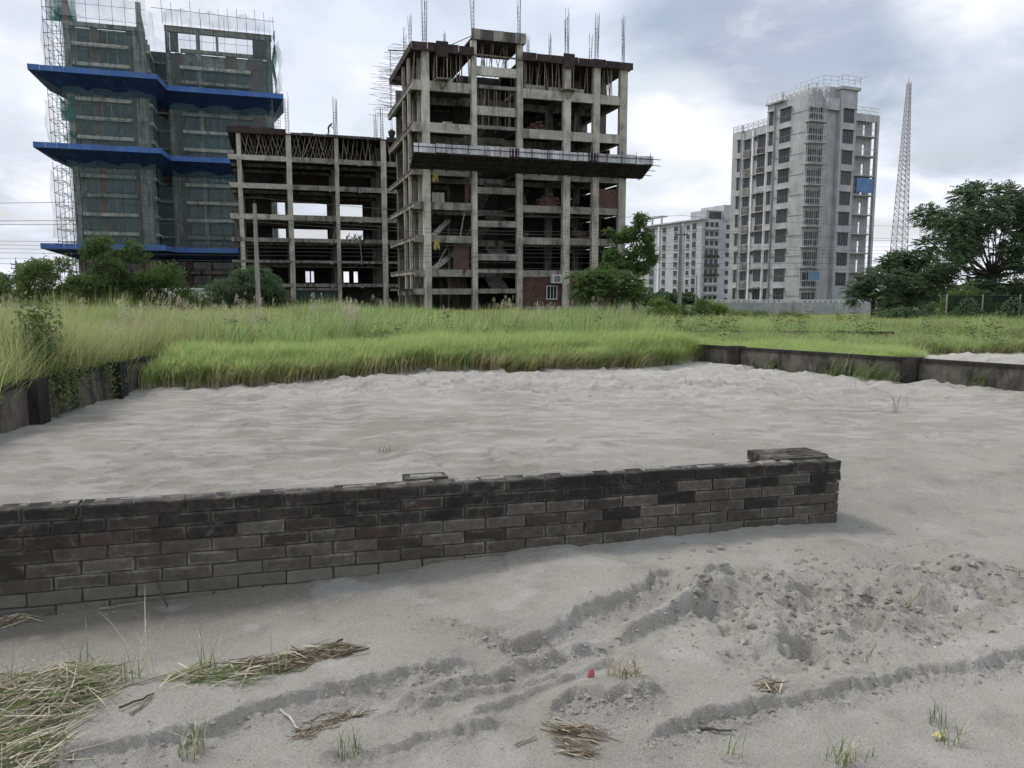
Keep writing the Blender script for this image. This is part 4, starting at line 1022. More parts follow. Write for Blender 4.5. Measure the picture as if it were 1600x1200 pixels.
    pbox(b, 'drainpipe', 5.35, 5.5, -1.05, -.905, base, 30.5, GRILL); pbox(b, 'drainpipe', -.2, -.04, -.06, .06, base, 27, GRILL)
    rail(b, [(-.5, 8.3), (-.5, 4.9), (-.2, 4.9), (-.1, .6), (-.1, 0), (.6, -.9), (2.6, -1.2)], 29.9, 1.1, WHITE, r_=.06)
    rail(b, [(-.3, 16.1), (-.3, 14), (-.02, 14), (-.02, 8.1)], 27.0, .9, WHITE, r_=.06)
    rail(b, [(2.9, 6), (2.9, .2), (5.3, -.2), (5.1, -1.1), (8.7, -1.1), (8.7, 4)], 31.4, 1.15, GRILL, x=False, r_=.03)
    rail(b, [(8.6, 4), (9.4, 2.1), (16.1, 2.1)], 28.4, 1.0, WHITE, r_=.05, step=1.6)
    pbar(b, 'pole', (8.2, -1.1, 32.1), (10.8, -1.0, 33.2), .04, GRILL)
    return b
grey_tower()
def far_block(name, X, Y, th, label, a1, b1, top, base, rows, sh, m, cols_a, cols_b, pipes, parapet=True):
    b = building(name, X, Y, th, label)
    pbox(b, 'wall', 0, a1, 0, b1, base, top, m)
    for k in range(rows):
        z = top - 2.7 - sh * k
        for x0, x1, h in cols_a: w = pbox(b, 'window', x0, x1, -.06, .05, z, z + h, GLASS); pbox(w, 'sill', x0 - .15, x1 + .15, -.35, -.07, z + h + .02, z + h + .25, m)
        for x0, x1, h in cols_b: w = pbox(b, 'window', -.06, .05, x0, x1, z, z + h, GLASS); pbox(w, 'sill', -.3, -.07, x0 - .1, x1 + .1, z - .25, z - .02, m)
    for s in pipes: pbox(b, 'drainpipe', -.4, .01, s - .45, s + .45, base, top - .3, WHITE)
    return b
H_ = far_block('apartment_block', xat(1094, 250), 250, R(23), 'mottled pale apartment block seen behind the concrete power pole', 17, 34, 23.8, -2, 9, 2.95, PLASTER_P, [(9.6, 11.6, 1.4)], [(3, 5, 1.9), (6.5, 8.2, 1.5), (13, 15.2, 1.6), (20, 22, 1.8), (27, 30, 2)], (10, 24))
pbox(H_, 'roof_storey', 2.0, 8.2, .4, 9, 23.82, 27.0, PLASTER_P); pbox(H_, 'roof_storey', 8.21, 17.5, -.4, 12, 23.82, 28.8, PLASTER_P); pbox(H_, 'dark_opening_panel', 3.0, 7.6, .3, .39, 24.3, 26.6, CONC_D)  # last piece: dark panel standing in for a shaded opening
pbox(H_, 'roof_slab', -.8, 2.2, -.5, 35, 23.84, 24.3, PLASTER_P); pbox(H_, 'pergola', -.6, 2.0, 22, 34, 26.6, 27.0, PLASTER_P)
for y in (22.2, 28, 33.6): pbox(H_, 'pergola_post', -.5, 0, y, y + .5, 24.3, 26.6, PLASTER_P)
for k in range(9):
    z = 21.3 - 2.95 * k
    w = pbox(H_, 'balcony', 1.2, 6.6, -.8, -.01, z - .6, z + .3, CONC_D if k in (3, 4, 5) else PLASTER_P)
    for x in (1.3, 3.2, 5.1): pbox(w, 'window', x, x + 1.4, -.05, .03, z + .31, z + 1.9, GLASS)
I_ = far_block('apartment_block', xat(1024, 340), 340, R(20), 'white painted apartment block partly hidden by the leafy tree', 15, 30, 16.2, -2, 6, 3.0, WHITE, [(1.5, 7.2, 1.9)], [(2, 4.5, 1.6), (8, 10, 1.6), (14, 17, 1.6), (22, 25, 1.6)], ())
for k in range(6): pbox(I_, 'balcony_band', 1.0, 7.8, -1.0, -.08, 16.2 - 3.2 - 3.0 * k, 16.2 - 2.3 - 3.0 * k, WHITE)
rail(I_, [(0, 12), (0, 0), (9, 0)], 16.3, 2.0, CONC_D, r_=.12, step=2)
J_ = far_block('apartment_block', xat(1000, 420), 420, R(20), 'hazy white apartment slab farthest behind the leafy tree', 16, 22, 18, -2, 6, 3.0, WHITE, [(1, 3, 1.5), (5, 7, 1.5), (9, 11, 1.5)], [(2, 4, 1.5), (8, 10, 1.5), (14, 17, 1.5)], ())

# ------------------------------------------------------------------ plot wall with a pierced coping in front of the grey tower
def plot_wall():
    A = (xat(1118, 100), 100.0); B = (xat(1372, 96), 96.0); L = math.dist(A, B)
    root = empty('plot_wall', (*A, 0), (0, 0, math.atan2(B[1] - A[1], B[0] - A[0]))); tag(root, 'long pale concrete plot wall with a pierced top in front of the grey tower', 'wall')
    n = 8
    for i in range(n):
        a, c = L * i / n, L * (i + 1) / n
        pbox(root, 'wall_panel', a + .03, c - .03, 0, .2, -1.4, -.55, PLASTER); pbox(root, 'wall_panel', a + .03, c - .03, .01, .19, -.54, .0, PLASTER)
        pbox(root, 'post', a - .1, a + .1, -.08, .25, -1.4, .2, PLASTER)
    pbox(root, 'coping', 0, L, -.03, .23, .28, .38, WHITE)
    k = 0
    while k * .62 < L:
        if k % 1 == 0: pbox(root, 'baluster', k * .62, k * .62 + .32, .03, .17, .0, .28, WHITE)
        k += 1
plot_wall()
gh = empty('gate_hut', (xat(292, 88), 88, 0), (0, 0, R(18))); tag(gh, 'low whitewashed hut with a cream end wall between the two dark trees', 'hut')
pbox(gh, 'wall', -3.5, 2.2, 0, 4, -1.8, 1.6, WHITE); pbox(gh, 'end_wall', 2.21, 3.7, -.3, 4, -1.8, 1.7, simple('cream_paint', (.60, .56, .40), (.5, .46, .33), 1, .8, .05)); pbox(gh, 'door', 1.5, 1.8, -.04, .05, -1.2, 1.1, CONC_D); pbox(gh, 'roof_slab', -3.7, 2.1, -.3, 4.2, 1.61, 1.8, WHITE)

# ------------------------------------------------------------------ poles and cables
def pole(px, Y, top_py, r0, r1, label, arms=()):
    x = xat(px, Y); zt = zat(px, top_py, Y)
    p = empty('power_pole', (x, Y, -1.2)); tag(p, label, 'power pole', 'power poles')
    MB().bar((0, 0, 0), (0, 0, zt + 1.2), r0, r1, 10).obj('pole', POLE, p, smooth=False)
    MB().bar((0, 0, zt + 1.2), (0, 0, zt + 1.6), .035).obj('top_pin', STEEL_D, p)
    for dz in arms:
        z = zt + 1.2 - dz
        arm = MB().box(-.6, .6, -.05, .05, z - .05, z + .05).obj('cross_arm', STEEL_D, p)
        for s in (-.55, 0.3, .55): MB().bar((s, -.12, z), (s, -.12, z + .22), .06, .04, 6).obj('insulator', CABLE, arm)
    return x, zt
pole(403, 52, 318, .19, .12, 'slim pale concrete power pole in the grass before the propped frame', ())
pole(1062, 76, 352, .22, .16, 'weathered concrete power pole before the mottled pale block', (.9,))
pole(28, 95, 408, .14, .1, 'distant grey power pole among the airy roadside trees', (.4, .9))
pole(1088, 120, 432, .13, .1, 'short far power pole at the foot of the mottled pale block', ())
def cable(pa, pb, sag, label, r_=.017, n=26):
    A, B = Vector(pa), Vector(pb); me = MB(); pts = []
    for i in range(n + 1): t = i / n; q = A.lerp(B, t); q.z -= sag * 4 * t * (1 - t); pts.append(tuple(q))
    o = me.tube(pts, r_, 3).obj('power_cable', CABLE); tag(o, label, 'cable', 'overhead cables')
p1 = (xat(403, 52), 52.0); p2 = (xat(1062, 76), 76.0)
for i, (zl, z1, z2, zr) in enumerate(((6.9, zat(403, 316, 52) + .3, zat(1062, 340, 76) + .2, 8.8), (6.2, 6.35, 7.6, 7.4), (6.0, 6.1, 7.35, 7.2))):
    w_ = ('topmost', 'middle', 'lowest')[i]
    cable((-62, 46, zl), (p1[0], p1[1], z1), .35, w_ + ' of three cables running from the netted tower side to the slim pole')
    cable((p1[0], p1[1], z1), (p2[0], p2[1], z2), .6, w_ + ' of three cables strung between the slim pole and the weathered pole')
    cable((p2[0], p2[1], z2), (60, 88, zr), .5, w_ + ' of three cables leaving the weathered pole towards the lattice mast')
for i, (pyl, pyr) in enumerate(((371, 383), (377, 388), (383, 393), (389, 399), (397, 408), (404, 418))):
    Yl, Yr = 60, 84
    cable((-70, Yl - 4, zat(0, pyl, Yl)), (75, Yr, zat(1400, pyr, Yr)), .5, ('highest', 'second highest', 'third highest', 'third lowest', 'second lowest', 'lowest')[i] + ' of the six low cables crossing the whole field', .015, 40)
# ------------------------------------------------------------------ lattice mast
def mast():
    Y = 165.; x = xat(1401, Y); m = empty('lattice_mast', (x, Y, -2)); tag(m, 'tall tapering lattice radio mast beside the grey apartment tower', 'mast')
    zb, zt = 0., zat(1410, 128, Y) + 2; W0, W1 = 1.55, .30; lean = xat(1410.5, Y) - x
    lean = 0.0
    c = lambda z: (W0 + (W1 - W0) * z / zt)
    corners = [(-1, -1), (1, -1), (1, 1), (-1, 1)]
    for a, d in corners: MB().bar((a * W0, d * W0, 0), (a * W1, d * W1, zt), .10, .07).obj('mast_leg', MAST, m)
    z = 0.; br = MB()
    while z < zt - .5:
        w = c(z); h = max(.9, w * 1.25); z2 = min(z + h, zt); w2 = c(z2)
        for i in range(4):
            a, d = corners[i]; a2, d2 = corners[(i + 1) % 4]
            br.bar((a * w, d * w, z), (a2 * w2, d2 * w2, z2), .05); br.bar((a2 * w, d2 * w, z), (a * w2, d * w2, z2), .05); br.bar((a * w2, d * w2, z2), (a2 * w2, d2 * w2, z2), .045)
        z = z2
    br.obj('bracing', MAST, m); MB().bar((0, 0, zt), (0, 0, zt + 1.2), .08, .04).obj('top_spike', MAST, m)
mast()
# ------------------------------------------------------------------ hoist bucket hanging beside the tall frame
def hoist():
    x, y, z = local(MAIN, -2.4, 2.0, zat(622, 214, 73)); h = empty('hoist_bucket', (x, y, z)); tag(h, 'dark steel hoist bucket hanging on a rope beside the tall frame', 'bucket')
    top = 23.3 - z
    MB().bar((0, 0, 0), (0, 0, .5), .22, .36, 8).bar((0, 0, .5), (0, 0, .72), .36, .1, 8).obj('bucket', STEEL_D, h)
    for s in (-1, 1): MB().bar((s * .06, 0, .65), (s * .03, 0, top), .022).obj('rope', CABLE, h)
    MB().bar((-.2, 0, top), (1.7, .5, top + .05), .06).obj('hoist_arm', STEEL_D, h)
hoist()
# a worker bent over on the propped roof
def worker():
    x, y, z = local(MID, 11.6, .35, 21.12)
    V = [(0, 0, .92), (.16, 0, 1.15), (.36, 0, 1.36), (.46, 0, 1.44), (.56, 0, 1.55), (.02, .11, .88), (.10, .12, .48), (0, .12, .08), (.14, .12, .03), (-.02, -.11, .88), (.03, -.12, .47), (-.1, -.12, .08), (.04, -.12, .03),
         (.36, .19, 1.33), (.48, .22, 1.08), (.62, .18, .88), (.36, -.19, 1.33), (.46, -.22, 1.08), (.58, -.18, .86)]
    E_ = [(0, 1), (1, 2), (2, 3), (3, 4), (0, 5), (5, 6), (6, 7), (7, 8), (0, 9), (9, 10), (10, 11), (11, 12), (2, 13), (13, 14), (14, 15), (2, 16), (16, 17), (17, 18)]
    rad = [.14, .13, .15, .06, .11, .09, .065, .045, .04, .09, .065, .045, .04, .065, .05, .035, .065, .05, .035]
    me = bpy.data.meshes.new('worker'); me.from_pydata(V, E_, []); o = obj('person', me, None, (x, y, z), (0, 0, R(10)))
    sk = o.modifiers.new('skin', 'SKIN')
    for i, sv in enumerate(me.skin_vertices[0].data): sv.radius = (rad[i], rad[i])
    me.skin_vertices[0].data[0].use_root = True
    o.modifiers.new('sub', 'SUBSURF').levels = 1; o.modifiers['sub'].render_levels = 1
    me.materials.append(simple('dark_work_clothes', (.05, .05, .06), (.03, .03, .035), 4, .9, .1))
    tag(o, 'worker in dark clothes bending over on the propped roof slab', 'person')
worker()

# ------------------------------------------------------------------ trees and shrubs
def leaf_quad(mb, c, d, up, L, W, mi=0):
    """a slightly folded leaf: two triangles either side of a midrib"""
    d = d.normalized(); side = d.cross(up)
    if side.length < 1e-3: side = d.cross(Vector((1, 0, 0)))
    side.normalize(); a = c; t = c + d * L; m = c + d * L * .45
    n = side.cross(d) * W * .25
    mb.quad(tuple(a), tuple(m + side * W * .5 + n), tuple(t), tuple(m - side * W * .5 + n), mi)
def rvec(r):
    while True:
        v = Vector((r.uniform(-1, 1), r.uniform(-1, 1), r.uniform(-1, 1)))
        if .05 < v.length < 1: return v.normalized()
def tree(name, X, Y, gz, clumps, nleaf, L, Wd, mat_, label, cat='tree', group=None, trunk_r=.12, style='leaf', seed=0, trunks=1, fork=.35, spread=1.0, lean=0.):
    """clumps: (dx, dy, z, rx, rz) ellipsoids of foliage round the trunk at X, Y"""
    r = random.Random(seed + 100); t = empty(name, (X, Y, gz)); tag(t, label, cat, group)
    br = MB(); lf = MB()
    zmin = min(c[2] - c[4] for c in clumps); zmax = max(c[2] for c in clumps)
    for k in range(trunks):
        fx = (k - (trunks - 1) / 2) * .28; f = Vector((fx * .5 + lean * .5, 0, zmin + (zmax - zmin) * fork)); mid = Vector((fx * .2 + r.uniform(-.06, .06) + lean * .2, r.uniform(-.06, .06), f.z * .5))
        br.tube([(fx * .3, 0, -.2), tuple(mid), tuple(f)], [trunk_r * 1.15, trunk_r * .85, trunk_r * .6], 7)
        for i, c in enumerate(clumps):
            if i % trunks != k: continue
            e = Vector((c[0], c[1], c[2])); m1 = f.lerp(e, .5) + Vector((r.uniform(-.2, .2), r.uniform(-.2, .2), -.12 * (e - f).length))
            if e.z < f.z: f2 = mid.lerp(f, .6)
            else: f2 = f
            br.tube([tuple(f2), tuple(m1), tuple(e)], [trunk_r * .38, trunk_r * .2, trunk_r * .08], 5)
            for q in range(7):
                d = rvec(r); d.z = abs(d.z) * .7 + .1; p = Vector((c[0] + d.x * c[3] * .85, c[1] + d.y * c[3] * .85, c[2] + d.z * c[4] * .85))
                br.bar(tuple(m1.lerp(e, r.uniform(.3, 1))), tuple(p), trunk_r * .09, trunk_r * .04, 4)
    nleaf = int(nleaf * 2.2)
    tot = sum(c[3] * c[3] * c[4] for c in clumps) ** 1.0
    wsum = sum((c[3] * c[3] * c[4]) ** .67 for c in clumps)
    for c in clumps:
        n = int(nleaf * (c[3] * c[3] * c[4]) ** .67 / wsum)
        # sub-sprays give the clump an uneven outline
        ns = max(6, int(n / (16 if style == 'leaf' else 12))); sp = []
        for i in range(ns):
            d = rvec(r); rad = r.random() ** .38 * r.uniform(.75, 1.18)
            sp.append((Vector((c[0] + d.x * c[3] * rad, c[1] + d.y * c[3] * rad, c[2] + d.z * c[4] * rad)), d))
        for p, d in sp:
            k = max(1, n // ns); out = (d + Vector((0, 0, .15))).normalized()
            if style == 'leaf':
                s = r.uniform(.14, .30) * spread
                for i in range(k):
                    q = p + rvec(r) * s * r.random() ** .5 * Vector((1, 1, .8)).length / 1.6
                    dd = (out * .5 + rvec(r)).normalized(); dd.z -= .25; leaf_quad(lf, q, dd, Vector((0, 0, 1)) + rvec(r) * .7, L * r.uniform(.6, 1.25), Wd * r.uniform(.7, 1.2))
            else:                                        # feathery compound fronds, arching out and drooping
                for fr in range(max(1, k // 6)):
                    a = r.uniform(0, 6.283); fd = (out * .9 + Vector((math.cos(a), math.sin(a), r.uniform(-.1, .5))) * .8).normalized(); fl = L * 4.2 * r.uniform(.7, 1.2)
                    prev = p
                    for j in range(6):
                        tt = (j + 1) / 6; q = p + fd * fl * tt + Vector((0, 0, -.38 * fl * tt * tt))
                        dirn = (q - prev).normalized(); sd_ = dirn.cross(Vector((0, 0, 1)))
                        if sd_.length < .01: sd_ = Vector((1, 0, 0))
                        sd_.normalize()
                        for s in (-1, 1): leaf_quad(lf, prev, (sd_ * s + dirn * .55 + Vector((0, 0, -.3))).normalized(), Vector((0, 0, .5)) + rvec(r), L * (1.25 - .5 * tt), Wd * 1.7)
                        prev = q
    br.obj('trunk', BARK, t, smooth=True); lf.obj('crown', mat_, t)
    return t
def clumpset(r, w, h0, h1, n, rx, rz, depth=None, dome=True):
    out = []
    for i in range(n):
        x = r.uniform(-1, 1); y = r.uniform(-1, 1)
        hi = h1 - (h1 - h0) * .55 * (x * x if dome else 0)
        z = h0 + (hi - h0) * r.random() ** .8
        out.append((x * (w - rx * .6), y * ((depth or w) - rx * .6), z, rx * r.uniform(.7, 1.25), rz * r.uniform(.7, 1.25)))
    return out
rt = random.Random(40)
def pxtree(name, px0, px1, py_top, Y, label, mat_, n, nleaf, L, Wd, rx, rz, gz=-.6, h0f=.25, style='leaf', seed=1, dome=True, tr=.1, trunks=1, cx=None, group=None, spread=1., cat='tree', fork=.3):
    X = xat(cx or (px0 + px1) / 2, Y); w = (px1 - px0) / 2 / FPX * Y; top = zat(800, py_top, Y) - gz
    cl = clumpset(random.Random(seed), w, top * h0f, top - rz * .6, n, rx, rz, w * .8, dome)
    if cx: sh = xat((px0 + px1) / 2, Y) - X; cl = [(c[0] + sh, *c[1:]) for c in cl]
    return tree(name, X, Y, gz, cl, nleaf, L, Wd, mat_, label, cat, group, tr, style, seed, trunks, fork, spread)
pxtree('roadside_tree', 8, 120, 386, 46, 'airy pale-leaved tree on the left with sky showing through its twigs', LEAF_L, 34, 7000, .17, .09, .55, .5, seed=3, tr=.09, trunks=2, h0f=.15, spread=1.2)
pxtree('roadside_tree', 120, 240, 368, 44, 'upright bright-topped tree standing in front of the lowest blue canopy', LEAF, 24, 7500, .19, .10, .65, .55, seed=4, tr=.1, h0f=.12)
pxtree('roadside_tree', 204, 306, 408, 47, 'rounded dark tree beside the whitewashed hut', LEAF, 28, 7500, .17, .09, .7, .55, seed=5, tr=.1, h0f=.1)
pxtree('roadside_tree', 328, 452, 412, 54, 'spreading dark tree with layered boughs behind the slim pale pole', LEAF_D, 34, 8500, .19, .09, .85, .5, seed=6, tr=.12, h0f=.1)
pxtree('roadside_tree', 70, 165, 428, 50, 'low leafy tree filling the gap below the left end of the lowest blue canopy', LEAF_L, 16, 3600, .16, .085, .6, .5, seed=8, tr=.08, h0f=.08)
pxtree('roadside_tree', 165, 250, 424, 52, 'bushy tree behind the upright bright-topped tree', LEAF, 16, 3600, .16, .085, .6, .5, seed=9, tr=.08, h0f=.08)
pxtree('distant_tree', -40, 40, 428, 90, 'dark distant tree mass at the far left edge of the field', LEAF_D, 14, 4500, .3, .16, 1.3, 1.0, gz=-1, seed=7, tr=.15, h0f=.1)
# centre trees
def tall_tree():
    Y = 62.; X = xat(962, Y); z = lambda py: zat(960, py, Y) + .7; u = lambda px: xat(px, Y) - X
    cl = [(u(1000), 0, z(345), .55, .75), (u(985), .3, z(365), .8, .6), (u(1008), -.2, z(372), .6, .5), (u(965), .2, z(372), .55, .4), (u(1012), .4, z(392), .6, .55), (u(990), -.4, z(395), .7, .6), (u(1018), 0, z(408), .45, .35),
          (u(955), .3, z(400), .7, .6), (u(975), -.2, z(412), .8, .6), (u(1000), .3, z(420), .8, .5), (u(950), -.3, z(420), .7, .5), (u(1022), .2, z(404), .3, .25), (u(948), .0, z(362), .3, .2)]
    tree('slender_tree', X, Y, -.7, cl, 5200, .24, .13, LEAF, 'tall thin leafy tree rising beside the corner of the concrete frame', trunk_r=.13, seed=11, fork=.3)
tall_tree()
def umbrella_tree():
    Y = 45.; X = xat(946, Y); z = lambda py: zat(946, py, Y) + .55; u = lambda px: xat(px, Y) - X; r = random.Random(3)
    cl = []
    for px, py in ((902, 436), (915, 448), (925, 432), (940, 436), (955, 430), (972, 434), (988, 440), (1000, 452), (905, 456), (930, 452), (950, 450), (975, 452), (992, 464), (918, 466), (966, 466)):
        cl.append((u(px), r.uniform(-1, 1), z(py), .5, .36))
    tree('umbrella_tree', X, Y, -.55, cl, 3900, .125, .045, LEAF, 'low umbrella-shaped tree with feathery leaves in the grass before the concrete frame', trunk_r=.085, style='feather', seed=12, fork=.25, trunks=2)
umbrella_tree()
for i, (a, c, top, Y, m, lab) in enumerate(((1000, 1062, 462, 50, LEAF_B, 'leafy green shrub just right of the umbrella-shaped tree'), (1050, 1112, 466, 54, LEAF, 'mounded shrub in front of the weathered pole'), (1095, 1140, 472, 57, LEAF_B, 'pointed light green shrub by the start of the plot wall'),
        (1130, 1175, 486, 52, LEAF_B, 'low bright bush at the foot of the pale plot wall'), (1175, 1260, 488, 56, LEAF_L, 'long flat bush along the middle of the pale plot wall'), (870, 925, 488, 44, LEAF_B, 'yellowish bush left of the umbrella-shaped tree'),
        (455, 545, 478, 50, LEAF_B, 'light green bush before the green roller shutter'), (205, 300, 488, 42, LEAF, 'low dark bush before the whitewashed hut'))):
    pxtree('shrub', a, c, top, Y, lab, m, 9, 2200, .15, .07, .5, .35, gz=-.6, h0f=.2, seed=20 + i, tr=.04, trunks=2, cat='shrub')
for i, (a, c, top, Y) in enumerate(((1008, 1060, 456, 130), (1045, 1095, 455, 135))):
    pxtree('distant_tree', a, c, top, Y, ('grey-green distant tree below the white painted block', 'grey-green distant tree behind the foot of the weathered pole')[i], LEAF_D, 10, 2600, .4, .22, 1.2, .9, gz=-1.2, h0f=.3, seed=40 + i, tr=.15)
for i, (a, c, top, Y, lab) in enumerate(((1470, 1560, 436, 110, 'distant dark tree seen behind the netted fence'), (1540, 1660, 432, 115, 'distant dark tree behind the trunk of the big feathery tree'), (60, 150, 440, 100, 'distant tree behind the airy pale-leaved tree'), (1360, 1480, 446, 105, 'distant hedge-like tree behind the dense broad tree'))):
    pxtree('distant_tree', a, c, top, Y, lab, LEAF_D, 12, 3200, .35, .19, 1.3, .9, gz=-1.2, h0f=.15, seed=70 + i, tr=.15)
# right-hand trees
def right_trees():
    Y = 49.; X = xat(1366, Y); z = lambda py: zat(1366, py, Y) + .65; u = lambda px: xat(px, Y) - X; r = random.Random(9)
    cl = [(u(px), r.uniform(-1.2, 1.2), z(py), .62, .34) for px, py in ((1336, 452), (1345, 440), (1358, 432), (1372, 428), (1388, 432), (1350, 455), (1368, 446), (1385, 448), (1340, 465), (1398, 440), (1362, 462))]
    tree('acacia_tree', X, Y, -.65, cl, 3600, .12, .04, LEAF_D, 'small flat-topped tree with forked trunk before the plot wall', trunk_r=.09, style='feather', seed=31, fork=.2, trunks=2)
    Y = 54.; X = xat(1425, Y); z = lambda py: zat(1425, py, Y) + .65; u = lambda px: xat(px, Y) - X
    cl = [(u(r.uniform(1385, 1478)), r.uniform(-1.5, 1.5), z(r.uniform(408, 486)), .8, .5) for i in range(26)] + [(u(px), 0, z(py), .6, .35) for px, py in ((1380, 412), (1400, 402), (1420, 400), (1440, 402), (1392, 420))]
    tree('broad_tree', X, Y, -.65, cl, 7000, .15, .055, LEAF_D, 'dense dark broad tree between the flat-topped tree and the big feathery tree', trunk_r=.12, style='feather', seed=32, trunks=2)
    Y = 47.; X = xat(1550, Y); z = lambda py: zat(1550, py, Y) + .6; u = lambda px: xat(px, Y) - X
    cl = []
    for px, py in ((1445, 345), (1465, 330), (1490, 308), (1510, 300), (1540, 306), (1565, 318), (1590, 310), (1615, 308), (1640, 315), (1455, 362), (1480, 345), (1505, 330), (1530, 328), (1560, 340), (1590, 335), (1620, 335), (1660, 340),
                   (1470, 380), (1495, 365), (1525, 355), (1550, 362), (1580, 360), (1610, 365), (1640, 365), (1490, 395), (1520, 385), (1560, 385), (1600, 390), (1640, 395), (1460, 392), (1530, 410), (1570, 412), (1610, 418), (1500, 425), (1545, 435), (1590, 440), (1640, 430), (1515, 450), (1560, 460), (1610, 460), (1480, 440)):
        cl.append((u(px), r.uniform(-2.6, 2.6), z(py), .85, .45))
    tree('feathery_tree', X, Y, -.6, cl, 15000, .16, .052, LEAF_D, 'big feathery dark green tree spreading above the netted fence', trunk_r=.2, style='feather', seed=33, fork=.25, trunks=3)
    pxtree('shrub', 1470, 1560, 440, 42, 'yellow-green leafy shrub growing behind the netted fence', LEAF, 12, 2400, .16, .08, .6, .45, gz=-.5, h0f=.2, seed=55, tr=.05, cat='shrub', trunks=2)
    pxtree('shrub', 1380, 1480, 462, 46, 'dark thicket between the trunks of the right-hand trees', LEAF_D, 14, 3600, .16, .08, .65, .45, gz=-.6, h0f=.1, seed=56, tr=.05, cat='shrub', trunks=3)
right_trees()
# fence with dark netting overgrown by creepers
def net_fence():
    A = (xat(1481, 31), 31.); B = (xat(1720, 28.5), 28.5); L = math.dist(A, B); f = empty('netted_fence', (*A, -.15), (0, 0, math.atan2(B[1] - A[1], B[0] - A[0])))
    tag(f, 'dark net fence on pale posts overgrown with creepers under the big feathery tree', 'fence'); r = random.Random(2)
    H = zat(1500, 462, 31) + .15
    for i in range(5): MB().bar((L * i / 4, 0, -.3), (L * i / 4, 0, H + .06), .026, None, 6).obj('post', POLE, f)
    MB().bar((0, 0, H), (L, 0, H), .016, None, 5).obj('rail', STEEL_D, f)
    nm = net_mat('black_fence_net', (.028, .042, .028), .95); mb = MB()
    for i in range(24):
        for j in range(5):
            p = lambda i, j: (L * i / 24, .05 + .04 * math.sin(i * 1.3 + j), (H - .02) * j / 5)
            mb.quad(p(i, j), p(i + 1, j), p(i + 1, j + 1), p(i, j + 1))
    mb.obj('net', nm, f)
    lf = MB()
    for i in range(5200):
        s = r.random() * L; z = (r.random() ** 1.2) * H * (.55 + .45 * math.sin(s * 2.1) ** 2)
        leaf_quad(lf, Vector((s, r.uniform(-.12, .02), z)), Vector((r.uniform(-1, 1), r.uniform(-1, 0), r.uniform(-1, .3))), Vector((0, -1, .4)), r.uniform(.05, .10), .05)
    lf.obj('creeper', LEAF_D, f)
net_fence()
# creeper plant and vines on the left boundary wall
def creepers():
    r = random.Random(17)
    for i, (y0, y1, n, label) in enumerate(((9.1, 10.2, 480, 'leafy vine trailing over the left wall beside the dark pier'), (10.8, 11.6, 170, 'thin vine hanging down the left wall at its far pier'), (7.2, 8.6, 110, 'sparse dry vine along the near part of the left wall'))):
        v = MB(); xw = lambda y: LW_A[0] + (y - LW_A[1]) / (LW_B[1] - LW_A[1]) * (LW_B[0] - LW_A[0])
        top = lambda y: .60 + (.49 - .60) * (y - LW_A[1]) / (LW_B[1] - LW_A[1])
        st = MB()
        for k in range(n // 22):
            y = r.uniform(y0, y1); L = r.uniform(.15, .55) if i < 2 else r.uniform(.05, .25); p = Vector((xw(y) - .08, y, top(y) + .05)); pts = [p]
            q = Vector((xw(y) + .035, y + r.uniform(-.05, .05), top(y) + .02)); pts.append(q)
            for s in range(4): q = q + Vector((r.uniform(-.01, .02), r.uniform(-.08, .08), -L / 4)); pts.append(q)
            st.tube([tuple(a) for a in pts], .004, 3)
            for s in range(22):
                a = r.choice(pts); c = a + Vector((r.uniform(0, .06), r.uniform(-.09, .09), r.uniform(-.07, .07)))
                leaf_quad(v, c, Vector((r.uniform(.1, 1), r.uniform(-1, 1), r.uniform(-1, .2))), Vector((1, 0, .5)), r.uniform(.03, .065), r.uniform(.02, .045))
        t = empty('wall_vine', (xw((y0 + y1) / 2), (y0 + y1) / 2, .5)); tag(t, label, 'vine')
        for o, nm, m in ((v, 'foliage', LEAF_L), (st, 'stems', BARK)):
            q = o.obj(nm, m, t); q.location = -t.location
    tree('climbing_plant', -5.86, 9.6, .3, [(r.uniform(-.12, .12), r.uniform(-.15, .15), .12 + .13 * k, .16, .13) for k in range(8)], 560, .062, .045, LEAF_L, 'scrambling leafy plant standing among reeds behind the left wall', 'plant', trunk_r=.012, seed=60)
creepers()

# ------------------------------------------------------------------ grass
def blade(mb, p, d, L, W, bend, mi=0, seg=3):
    side = Vector((-d.y, d.x, 0))
    if side.length < .01: side = Vector((1, 0, 0))
    side.normalize(); prev = None
    for j in range(seg + 1):
        t = j / seg; q = p + Vector((d.x * bend * t * t * L, d.y * bend * t * t * L, L * t * (1 - .35 * min(bend, 1.2) * t)))
        w = W * (1 - t) ** .7 * .5
        cur = (tuple(q - side * w), tuple(q + side * w))
        if prev:
            if j == seg: mb.tri(prev[0], prev[1], tuple(q), mi)
            else: mb.quad(prev[0], prev[1], cur[1], cur[0], mi)
        prev = cur
def clump(name, n, rad, L0, L1, W, bend, m, seed, lean=(0, 0), m2=None, f2=0.):
    r = random.Random(seed); mb = MB()
    for i in range(n):
        a = r.uniform(0, 6.283); rr = rad * math.sqrt(r.random()); a2 = r.uniform(0, 6.283)
        d = Vector((math.cos(a2) + lean[0] * 2, math.sin(a2) + lean[1] * 2, 0)).normalized()
        blade(mb, Vector((math.cos(a) * rr, math.sin(a) * rr, -.03)), d, r.uniform(L0, L1), W * r.uniform(.7, 1.3), bend * r.uniform(.3, 1.3), 1 if r.random() < f2 else 0)
    return bpy.data.objects.new(name, mb.mesh(name, [m, m2 or m]))
